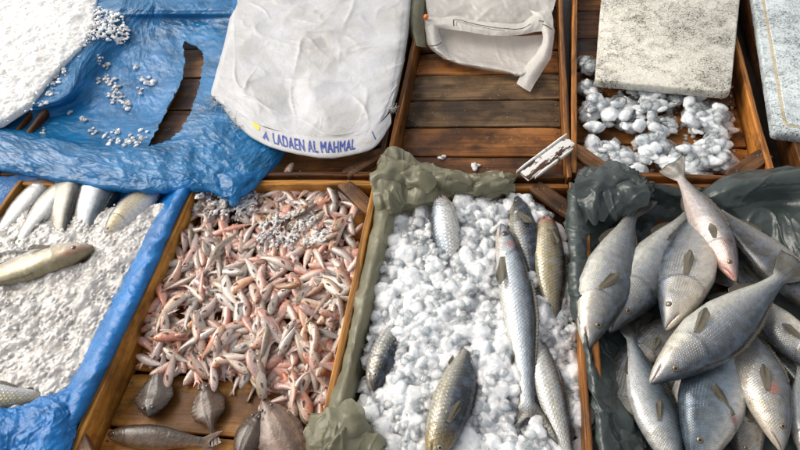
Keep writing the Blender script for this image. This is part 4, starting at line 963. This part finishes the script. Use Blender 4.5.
def dorsal(fs, name, parent, o0, t0, t1, h, col, dn=.97, lean=.7, up=.25, sgn=1, side=1):
    ts = np.linspace(t0, t1, 30); B = fs.surf(ts, np.full(30, dn*sgn), side); p, T, D, N = fs.frame(ts); V, UV, C_ = [], [], []
    for i in range(6):
        r = i/5; hh = h*fs.L*np.sin(np.linspace(.25, 1, 30)**.8*np.pi)**.6*(1+.10*np.sin(np.arange(30)*2.2)*r)
        V.append(B-D*sgn*.004+(D*sgn*.85+T*lean+N*up)*(hh*r)[:, None]); UV.append(np.c_[np.full(30, r), np.linspace(0, 2, 30)]); C_.append(np.tile(np.array(col)*(1.1-.5*r), (30, 1)))
    F = [(i*30+j, i*30+j+1, (i+1)*30+j+1, (i+1)*30+j) for i in range(5) for j in range(29)]
    o = mesh_obj(name, np.concatenate(V)-o0, F, M['fin'], parent, True, np.concatenate(UV), np.concatenate(C_))
    md = o.modifiers.new('thickness', 'SOLIDIFY'); md.thickness = .001; return o
FIN = (.30, .26, .18)
def make_fish(label, sp, spine, dors, roll, pal, group, name='fish', fat=1., seed=0, mat=None, pect=(-.25, 1., 20), eye='eye_amber', res=(100, 52), dors_fin=True, anal=True, world=False, bothfins=False, fin=FIN, pl=.12):
    P = [np.array(p, float) if world else at(*p) for p in spine]
    fs = Fish(sp, P, dors, roll, fat); V, F, UV, Tf, Df, Lf = fs.body(*res); o0 = np.array(P[1])
    o = mesh_obj(name, V, F, M[mat or sp], None, True, UV, paint(fs, Tf, Df, pal, seed), origin=o0)
    tag(o, label, 'fish', group)
    te, de, re = fs.sp['eye']; p, T, D, N = fs.frame(np.array([te]))
    for sd in (1, -1):
        a_ = fs.surf(te, de, sd); q1 = fs.surf(te+.02, de, sd)-fs.surf(te-.02, de, sd); q2 = fs.surf(te, de+.1, sd)-fs.surf(te, de-.1, sd); nn = np.cross(q1, q2); nn *= np.sign(nn @ N[0])*sd
        nn = nn/np.linalg.norm(nn); eye_mesh(a_-nn*re*fs.L*.12, nn, re*fs.L, 'eye', M[eye], o, o0)
    if pect:
        dn_, ln_, an_ = pect; tg = fs.sp['gill']+.012; p, T, D, N = fs.frame(np.array([tg]))
        b_ = fs.surf(tg, dn_, 1.); ca, sa = math.cos(R(an_)), math.sin(R(an_)); d_ = T[0]*ca+D[0]*sa; s_ = -T[0]*sa+D[0]*ca
        fan(b_+N[0]*.0008, d_+N[0]*.07, s_, pl*fs.L*ln_, .020*fs.L, .046*fs.L, N[0], 'pectoral_fin', o, o0, fin, .06, seed=seed)
    if dors_fin: dorsal(fs, 'dorsal_fin', o, o0, .32, .76, .026, tuple(v*.6 for v in fin))
    if anal: dorsal(fs, 'anal_fin', o, o0, .58, .72, .03, tuple(v*.7 for v in fin), sgn=-1)
    return o, fs

grey = dict(back=(.065, .072, .076), flank=(.29, .30, .30), belly=(.62, .60, .52), b0=-.12)
blueg = dict(back=(.055, .075, .095), flank=(.235, .28, .315), belly=(.58, .575, .55), b0=-.12)
pale = dict(back=(.10, .105, .108), flank=(.38, .365, .33), belly=(.70, .63, .52), b0=.0)
brown = dict(back=(.07, .066, .060), flank=(.27, .26, .235), belly=(.50, .46, .40), b0=-.12)
pinky = dict(back=(.12, .11, .105), flank=(.42, .37, .34), belly=(.66, .53, .46), b0=.1, head=(1.05, .87, .80), mouth=(.45, .08, .06), bloom=((.52, .20, .15), .04, -.3, .06, .7))
G4 = 'large grey fish piled in the dark green lined crate'
def addf(label, sp, spine, dors, roll, pal, grp, **kw): return make_fish(label, sp, spine, dors, roll, pal, grp, **kw)
# the pile of large grey fish, lowest first
addf('grey fish deep in the pile beside the dark liner', 'meagre', [(612, 440, -.05), (630, 380, -.05), (640, 310, -.052)], 1, 0, brown, G4, seed=15)
addf('grey fish deep in the pile under the two bottom ones', 'meagre', [(676, 470, -.052), (690, 410, -.05), (690, 330, -.052)], -1, 0, brown, G4, seed=16)
addf('grey fish deep in the pile in the far right part', 'meagre', [(770, 320, -.05), (740, 270, -.048), (720, 210, -.05)], 1, 0, brown, G4, seed=17)
addf('grey fish cut by the right edge in the near corner of the pile', 'meagre', [(812, 470, -.03), (806, 410, -.026), (800, 350, -.03)], -1, 0, blueg, G4, seed=18)
addf('grey fish half hidden under the pile between the two heads', 'meagre', [(625, 372, -.052), (664, 334, -.048), (700, 300, -.05)], 1, 10, brown, G4, seed=11)
addf('grey fish mostly covered, low in the pile at the bottom of the frame', 'meagre', [(752, 470, -.05), (742, 420, -.048), (728, 330, -.05)], 1, 0, brown, G4, seed=12, fat=1.1)
addf('grey fish under the others at the far right edge', 'meagre', [(838, 420, -.05), (806, 380, -.046), (756, 330, -.05)], 1, 0, brown, G4, seed=13)
addf('long bluish silver fish lying head down at the bottom left of the pile', 'meagre', [(684, 478, -.036), (650, 400, -.030), (626, 318, -.04)], -1, 12, dict(blueg, flank=(.31, .345, .365)), G4, seed=1, fat=.95)
addf('broad blue grey fish with head towards the bottom edge and a red gill', 'meagre', [(694, 470, -.028), (712, 404, -.018), (742, 300, -.035)], 1, 12, dict(blueg, bloom=((.35, .03, .02), .275, -.62, .02, .16)), G4, seed=2, fat=1.1, pect=(-.55, 1.3, 55))
addf('creamy bellied fish head down at the bottom right with two dark fins', 'meagre', [(782, 452, -.02), (762, 386, -.008), (722, 292, -.03)], -1, -14, dict(pale, bloom=((.40, .10, .05), .30, .25, .03, .2)), G4, seed=3, fat=.92, pect=(.05, 1.2, 8))
addf('pale bellied fish running off the right edge under the raised tail', 'meagre', [(838, 384, -.016), (790, 336, -.008), (716, 270, -.03)], 1, -18, pale, G4, seed=4, fat=.85, pect=(-.2, 1.2, 10))
addf('large dull grey fish stretched along the right side liner', 'meagre', [(842, 328, -.012), (766, 254, -.004), (692, 190, -.004)], 1, 8, dict(brown, flank=(.25, .245, .235)), G4, seed=5, fat=.88, pect=None)
addf('grey fish with a gold ringed eye, second head from the left', 'meagre', [(610, 333, -.022), (645, 276, -.012), (704, 196, -.026)], -1, 6, grey, G4, seed=6, fat=.90, pect=None)
addf('light grey fish at the left edge of the pile with an open red mouth', 'meagre', [(587, 351, -.006), (606, 280, .002), (640, 196, -.010)], -1, 4, dict(grey, flank=(.33, .325, .315), mouth=(.22, .035, .03)), G4, seed=7, fat=.90, pect=(-.15, 1.0, 30))
addf('plump pale fish with a blue sheen on its side, head down in the middle', 'meagre', [(665, 331, -.002), (688, 268, .006), (706, 186, -.008)], 1, -10, dict(pale, back=(.06, .072, .085)), G4, seed=8, fat=.97, pect=(-.05, 1.1, 4))
addf('slim pinkish fish with a red mouth and its tail on the rim', 'meagre', [(737, 282, .016), (708, 226, .020), (671, 163, .016)], -1, -38, pinky, G4, seed=9, fat=.78, pect=(.1, .8, 12))
addf('big silver grey fish lying across the top of the pile, tail raised', 'meagre', [(650, 384, .010), (716, 330, .030), (800, 262, .026)], -1, 4, dict(grey, back=(.048, .058, .068), flank=(.31, .315, .32)), G4, seed=10, fat=.91, pect=(-.30, 1.1, -22))
# a brown tail of the second fish showing between the first two
# mullets in the coarse ice
mul = dict(back=(.035, .04, .042), flank=(.40, .42, .42), belly=(.66, .64, .58), b0=.0, head=(.9, .85, .8))
muld = dict(back=(.014, .017, .022), flank=(.10, .10, .09), belly=(.42, .38, .28), b0=-.3, head=(.9, .85, .8))
mulg = dict(back=(.03, .028, .02), flank=(.30, .24, .13), belly=(.50, .43, .28), b0=.0, bloom=((.42, .05, .025), .05, .0, .07, 2.))
G3 = 'mullets half buried in the coarse ice'
addf('short blue silver mullet standing head up at the far end of the ice', 'mullet', [(440, 195, .0), (446, 236, -.010), (452, 300, -.045)], -1, 22, dict(mul, flank=(.46, .52, .56), bloom=((.40, .12, .10), .02, .0, .06, 2.)), G3, seed=21, fat=1.28, eye='eye_dark', pect=None, dors_fin=False)
addf('dark scaled mullet wedged behind the long silver one', 'mullet', [(516, 196, -.022), (527, 250, -.020), (537, 330, -.03)], 1, 20, muld, G3, seed=22, fat=1.0, eye='eye_dark', pect=(0., 1.3, 30))
addf('golden scaled mullet with a red head beside the right rim', 'mullet', [(546, 215, -.022), (549, 265, -.018), (556, 352, -.03)], 1, -12, mulg, G3, seed=23, fat=1.05, pect=(.1, 1., 10), eye='eye_silver')
addf('pale scaled mullet body in the near right corner of the ice', 'mullet', [(530, 330, -.035), (552, 398, -.018), (578, 490, -.026)], 1, -5, dict(mul, flank=(.52, .50, .44)), G3, seed=24, fat=.9, pect=None)
addf('long silver mullet with a red gill and a forked tail, head up', 'mullet', [(501, 224, .006), (519, 312, -.002), (530, 446, -.018)], 1, 8, dict(mul, flank=(.45, .50, .54), bloom=((.45, .07, .04), .15, .35, .012, .35)), G3, seed=25, fat=.72, pect=(-.45, 1.0, -12), eye='eye_dark', pl=.15)
addf('mullet head with a round eye poking out of the ice at the left', 'mullet', [(374, 392, -.020), (390, 350, -.026), (432, 282, -.06)], -1, -6, dict(muld, flank=(.26, .25, .2), belly=(.55, .53, .48)), G3, seed=26, fat=1.25, eye='eye_silver', pect=None, dors_fin=False)
addf('dark backed mullet with a golden head pointing down at the near edge', 'mullet', [(430, 462, .0), (450, 410, .006), (477, 322, -.024)], -1, 18, dict(muld, back=(.008, .011, .02), flank=(.085, .09, .095), bloom=((.40, .29, .10), .06, .0, .10, 2.)), G3, seed=27, fat=1.25, pect=(.0, 1.2, 10), eye='eye_silver')
# golden fish in the slush
gold = dict(back=(.10, .09, .06), flank=(.50, .45, .34), belly=(.66, .64, .61), b0=.1)
gdark = dict(back=(.055, .05, .04), flank=(.40, .36, .27), belly=(.60, .57, .50), b0=.0)
G1 = 'silver and gold fish set in the slush'
addf('grey backed fish at the far left end of the row under the blue sheet', 'bass', [(58, 172, -.03), (22, 208, -.022), (-26, 262, -.02)], -1, 5, dict(gold, flank=(.42, .40, .36)), G1, seed=31, fat=.95, pect=None, eye='eye_silver')
addf('golden silver fish second from the left under the blue sheet', 'bass', [(84, 172, -.045), (46, 208, -.016), (2, 264, -.022)], -1, 5, dict(gold, flank=(.52, .46, .36), tail=(.18, .15, .10)), G1, seed=32, fat=.95, pect=None, eye='eye_silver')
addf('upright golden backed fish in the middle of the row', 'bass', [(80, 162, -.055), (65, 207, -.018), (56, 262, -.04)], 1, 20, gdark, G1, seed=33, fat=1.2, pect=None, eye='eye_silver')
addf('broad blue silver fish body right of the upright golden one', 'bass', [(112, 158, -.06), (93, 206, -.022), (76, 268, -.05)], 1, 10, dict(blueg, flank=(.42, .44, .46), belly=(.6, .58, .5)), G1, seed=34, fat=1.35, pect=None, eye='eye_silver')
addf('dark backed fish with a golden flank at the right end of the row', 'bass', [(106, 240, -.022), (136, 206, -.010), (180, 172, -.03)], 1, 14, dict(gold, back=(.035, .032, .03), flank=(.46, .39, .25)), G1, seed=35, fat=1.15, pect=None, eye='eye_silver')
addf('golden fish with a brown and pink head lying alone in the slush', 'bass', [(94, 247, -.002), (44, 262, -.009), (-60, 292, -.03)], 1, 14, dict(gold, back=(.30, .25, .13), flank=(.50, .44, .32), belly=(.60, .60, .60), bloom=((.30, .12, .07), .08, .5, .09, .5)), G1, seed=36, fat=1.0, pect=(-.35, 1.2, -6), eye='eye_dark')
addf('scaly golden fish back in the near left corner beside the folded liner', 'bass', [(-90, 410, -.01), (-10, 400, .0), (70, 396, -.04)], -1, 20, dict(gold, back=(.16, .13, .06), flank=(.55, .49, .33)), G1, seed=37, fat=1.05, mat='mullet', pect=None, eye='eye_silver')

# small pink fish: a few bent bodies, copied through the pile
polyB = [(212, 186), (250, 178), (300, 176), (336, 182), (356, 206), (364, 220), (360, 262), (350, 310), (340, 362), (332, 404), (318, 414), (300, 398), (272, 384), (240, 378), (205, 374), (176, 372), (150, 364), (146, 344), (160, 300), (178, 250), (190, 214)]
pinkp = [dict(back=(.52, .25, .18), flank=(.66, .48, .40), belly=(.70, .58, .51), b0=.0, tail=(.54, .30, .23), mouth=(.4, .2, .16)), dict(back=(.40, .24, .18), flank=(.60, .47, .40), belly=(.69, .58, .52), b0=-.05, tail=(.54, .34, .28), mouth=(.4, .22, .18)),
         dict(back=(.58, .29, .21), flank=(.68, .46, .37), belly=(.71, .56, .48), b0=.15, tail=(.58, .30, .22), mouth=(.4, .2, .16), bloom=((.58, .24, .17), .5, .15, .4, .3)), dict(back=(.36, .26, .20), flank=(.62, .53, .47), belly=(.71, .63, .57), b0=-.05, tail=(.48, .33, .26), mouth=(.4, .22, .18))]
protos = []
for i in range(12):
    bd = .7*(-.13, .07, .17, -.06, .0, .20, -.18, .04, -.10, .12, .02, -.04)[i]; L_ = .098
    P = [np.array([-L_/2, 0, 0]), np.array([0, bd*L_, .004*(i % 3-1)]), np.array([L_/2, 0, 0])]
    o, fs = make_fish('small pink fish in the dense pile filling the golden crate', 'goat', P, 1 if i % 2 else -1, (0, 20, -15, 10, 35, -30, 5, 45, -10, 25, -35, 15)[i], pinkp[i % 4], 'small pink fish piled in the golden crate', 'small_fish',
                      (1.2, 1.1, 1.28, 1.14)[i % 4], 50+i, world=True, res=(30, 16), eye='eye_dark', pect=(-.2, 1., 15), pl=.13, dors_fin=False, anal=False, fin=(.45, .26, .2))
    for ch in list(o.children):
        if ch.name.startswith('eye') and ch.name != [c_.name for c_ in o.children if c_.name.startswith('eye')][0]: pass
    protos.append([o, 0])
gs = .004; hx0, hy0 = -.54, -.62; HM = np.full((200, 120), -.066)
XX, YY = np.meshgrid(hx0+gs*np.arange(120), hy0+gs*np.arange(200))
g_ = np.random.default_rng(77); N_F = 298; placed = []
cand = scatter(polyB, N_F, 78)
cand = cand[np.argsort(g_.uniform(size=N_F))]
def base_ht(px, py): return -.064+.020*np.clip((378-py)/46, 0, 1)
PB = project(np.stack([XX, YY, np.full_like(XX, -.04)], -1)); HM = np.where(in_poly(PB, polyB), base_ht(PB[..., 0], PB[..., 1]), -.068)
cap = []
for i, (px, py) in enumerate(cand):
    s_ = g_.uniform(.74, 1.06); L_ = .098*s_; ang = g_.normal(100, 40) if g_.uniform() < .8 else g_.uniform(0, 180); ang = R(ang+(180 if g_.uniform() < .5 else 0))
    p = at(px, py, -.035)[:2]; d = np.array([math.cos(ang), math.sin(ang)]); hs_ = []
    for q in (-.36, 0, .36):
        c_ = p+d*L_*q; m_ = (np.abs(XX-c_[0]) < .007) & (np.abs(YY-c_[1]) < .007); hs_.append(np.percentile(HM[m_], 45) if m_.any() else -.06)
    z = min(np.mean(hs_)*.6+max(hs_)*.4+.0048, -.026+.005*g_.uniform()); tilt = math.atan2(hs_[2]-hs_[0], .72*L_)*.8
    rel = np.stack([XX-p[0], YY-p[1]], -1); al = rel @ d; ac = rel @ np.array([-d[1], d[0]]); w_ = .0125*s_*np.sqrt(np.clip(1-(al/(L_*.46))**2, 0, 1)); m_ = np.abs(ac) < w_
    top = z+math.tan(tilt)*al+.0075*s_*np.sqrt(np.clip(1-(ac/np.maximum(w_, 1e-5))**2, 0, 1)); HM = np.where(m_, np.maximum(HM, top), HM)
    pr = protos[i % 12]; src = pr[0]
    if pr[1] == 0: o = src; pr[1] = 1
    else:
        o = src.copy(); C.objects.link(o)
        for ch in src.children: c2 = ch.copy(); C.objects.link(c2); c2.parent = o
    o.location = (p[0], p[1], z); o.scale = (s_, s_, s_)
    o.rotation_euler = (g_.normal(0, .18), -tilt, ang)
zb = lambda px, py, z=-.035: HM[np.clip(int((at(px, py, z)[1]-hy0)/gs), 0, 199), np.clip(int((at(px, py, z)[0]-hx0)/gs), 0, 119)]
# the deeper layer of the same pile, which nobody could count
Vs, Fs, Cs, Us, k0 = [], [], [], [], 0
meshes = [p_[0].data for p_ in protos]
raw = []
for me in meshes:
    co = np.empty(len(me.vertices)*3); me.vertices.foreach_get('co', co); cc = np.empty(len(me.vertices)*4); me.color_attributes['Col'].data.foreach_get('color', cc)
    uvv = np.zeros((len(me.vertices), 2)); lu = np.empty(len(me.loops)*2); me.uv_layers[0].data.foreach_get('uv', lu); li = np.empty(len(me.loops), int); me.loops.foreach_get('vertex_index', li); uvv[li] = lu.reshape(-1, 2)
    raw.append((co.reshape(-1, 3), [tuple(p_.vertices) for p_ in me.polygons], cc.reshape(-1, 4)[:, :3], uvv))
for i, (px, py) in enumerate(scatter(polyB, 420, 91)):
    co, fc, cc, uvv = raw[i % 12]; a_ = g_.uniform(0, 6.28); q = np.array(rotz(a_)); z = base_ht(px, py)+g_.uniform(.002, .012)
    Vs.append(co @ q.T*g_.uniform(.75, 1.)+[*at(px, py, -.04)[:2], z]); Fs += [tuple(v+k0 for v in f) for f in fc]; Cs.append(cc*g_.uniform(.8, 1.1)); Us.append(uvv); k0 += len(co)
Vs = np.concatenate(Vs); o = mesh_obj('small_fish_mass', Vs, Fs, M['goat'], None, True, np.concatenate(Us), np.concatenate(Cs), origin=Vs.mean(0))
tag(o, 'deeper layer of small pink fish under the visible pile', 'fish', kind='stuff')
# wet ice on the pink fish
def wet(poly, n, seed, s0, s1, lift, label):
    pts = scatter(poly, n, seed); ps = np.array([[*at(x, y, -.03)[:2], zb(x, y)+lift*g_.uniform(-.2, 1)] for x, y in pts])
    sz = g_.uniform(s0, s1, n); stuff('crushed_ice', label, *chunks(ps, sz*1.1, seed+1, .5), M['wet'], vox=.0015, clear=chunks(ps[::5], sz[::5]*1.5, seed+2, .4))
wet([(190, 200), (204, 188), (226, 184), (250, 186), (262, 200), (258, 212), (236, 218), (212, 218), (194, 214)], 800, 61, .004, .009, .007, 'clump of wet slush under the pointed blue tip on the pink fish')
wet([(254, 232), (272, 220), (300, 214), (322, 222), (336, 232), (326, 246), (300, 250), (276, 252), (258, 246)], 900, 63, .003, .007, .005, 'thin melting slush in the middle of the pink fish')

# flatfish and the long brown fish at the near end of the golden crate
k = NT('brown_flatfish_skin'); p = k.coord('Object'); at_ = k.n('Attribute', attribute_name='Col').outputs['Color']
n = k.noise(p, 70., 6, .6, .5); n3 = k.noise(p, 260., 3)
k.set(Base_Color=k.mix(k.ramp(n, [(.4, 0.), (.65, .7)]), at_, k.mix(.65, at_, (.02, .014, .010))), Roughness=k.ramp(n, [(.3, .22), (.7, .45)]), Normal=k.bump(k.math('ADD', n, k.math('MULTIPLY', n3, .4)), .0022, .8))
k.put(k.b, 'Coat Weight', .4); k.put(k.b, 'Coat Roughness', .15); M['flat'] = k.m
def flatfish(label, head, tail, hw, col, z=-.052, tl=.22, seed=0, asym=0., rays=0.):
    A, B = np.array(at(*head, z)), np.array(at(*tail, z)); L = np.linalg.norm(B-A); T = (B-A)/L; E = np.cross([0, 0, 1.], T); E /= np.linalg.norm(E); U = np.cross(T, E)
    nt, na = 60, 40; V, Cc = [], []; t = np.linspace(0, 1, nt)
    half = smooth_interp(t, [(0, .02), (.06, .30), (.2, .72), (.38, 1.), (.55, .86), (1-tl-.10, .34), (1-tl, .16), (1-tl+.08, .20), (1, .38)])*hw
    hgt = smooth_interp(t, [(0, .003), (.1, .010), (.3, .015), (.55, .011), (1-tl, .006), (1-tl+.06, .0025), (1, .0012)])
    for i in range(nt):
        for j in range(na):
            a_ = j/na*2*math.pi; c_, s_ = math.cos(a_), math.sin(a_)
            x = c_*half[i]*(1+asym*c_*.3); prof = max(0, 1-abs(c_)**1.5)**.8
            edge = np.clip((abs(c_)-.72)/.28, 0, 1)
            rip = .0016*math.sin(t[i]*95+j*.1)*edge
            zz = np.sign(s_)*hgt[i]*(prof*.95+.10)*abs(s_)**.3+rip+.0022*math.sin(t[i]*9+seed)*(1-edge)
            if s_ < 0: zz *= .35
            sp_ = -.0022*math.exp(-(c_/.07)**2)*(s_ > 0)*(t[i] > .2)
            V.append(A+T*L*t[i]+E*x+U*(zz+sp_))
            f = 1+.25*perlin(t[i]*6, c_*2, seed)-.25*edge+rays*.35*math.sin(c_*38); Cc.append(np.array(col)*f)
    F = [(i*na+j, i*na+(j+1) % na, (i+1)*na+(j+1) % na, (i+1)*na+j) for i in range(nt-1) for j in range(na)]+[tuple(range(na))[::-1], tuple((nt-1)*na+j for j in range(na))]
    o0 = A+(B-A)*.5; o = mesh_obj('flatfish', np.array(V), F, M['flat'], None, True, None, np.clip(Cc, .004, .9), origin=o0); tag(o, label, 'fish')
    for sd in (-.2, .25):
        eye_mesh(A+T*L*.14+E*hw*sd+U*.013, U, .0034, 'eye', M['eye_dark'], o, o0, .7)
    return o
flatfish('dark grey flatfish by the left board of the golden crate', (150, 418), (160, 366), .040, (.085, .060, .045), -.048, .05, 1)
flatfish('brown oval flatfish with its tail pointing to the camera', (204, 382), (215, 446), .034, (.115, .066, .038), -.05, .24, 2)
flatfish('dark brown flatfish cut by the bottom edge of the frame', (262, 410), (232, 475), .030, (.085, .055, .036), -.046, .1, 3)
flatfish('tan flatfish with a fan of rays beside the near right corner brace', (262, 398), (312, 500), .044, (.20, .125, .085), -.046, .1, 4, rays=.6)
addf('long dark brown fish lying along the near end of the golden crate', 'mullet', [(108, 434, -.05), (160, 438, -.048), (222, 444, -.052)], 1, 20, dict(back=(.05, .032, .02), flank=(.12, .075, .045), belly=(.22, .15, .09), b0=0., tail=(.2, .12, .08)), None, name='brown_fish', seed=44, fat=1.0, mat='flat', pect=None, eye='eye_dark', dors_fin=False, anal=False)
# stray fish over the brown ones
for (lb, h, m_, t_) in (('pale small fish hanging off the pile above the brown flatfish', (248, 366, -.040), (254, 380, -.040), (264, 398, -.046)), ('pink small fish lying over the tail of the oval flatfish', (214, 392, -.038), (214, 376, -.036), (210, 356, -.034)),
                        ('orange pink small fish lying near the tan flatfish', (296, 394, -.046), (281, 399, -.045), (262, 404, -.048))):
    make_fish(lb, 'goat', [h, m_, t_], 1, 20, pinkp[3 if 'pale' in lb else 0], None, 'small_fish', 1.05, 70+int(h[0]), res=(40, 20), eye='eye_dark', pl=.13, dors_fin=False, anal=False, fin=(.45, .26, .2))
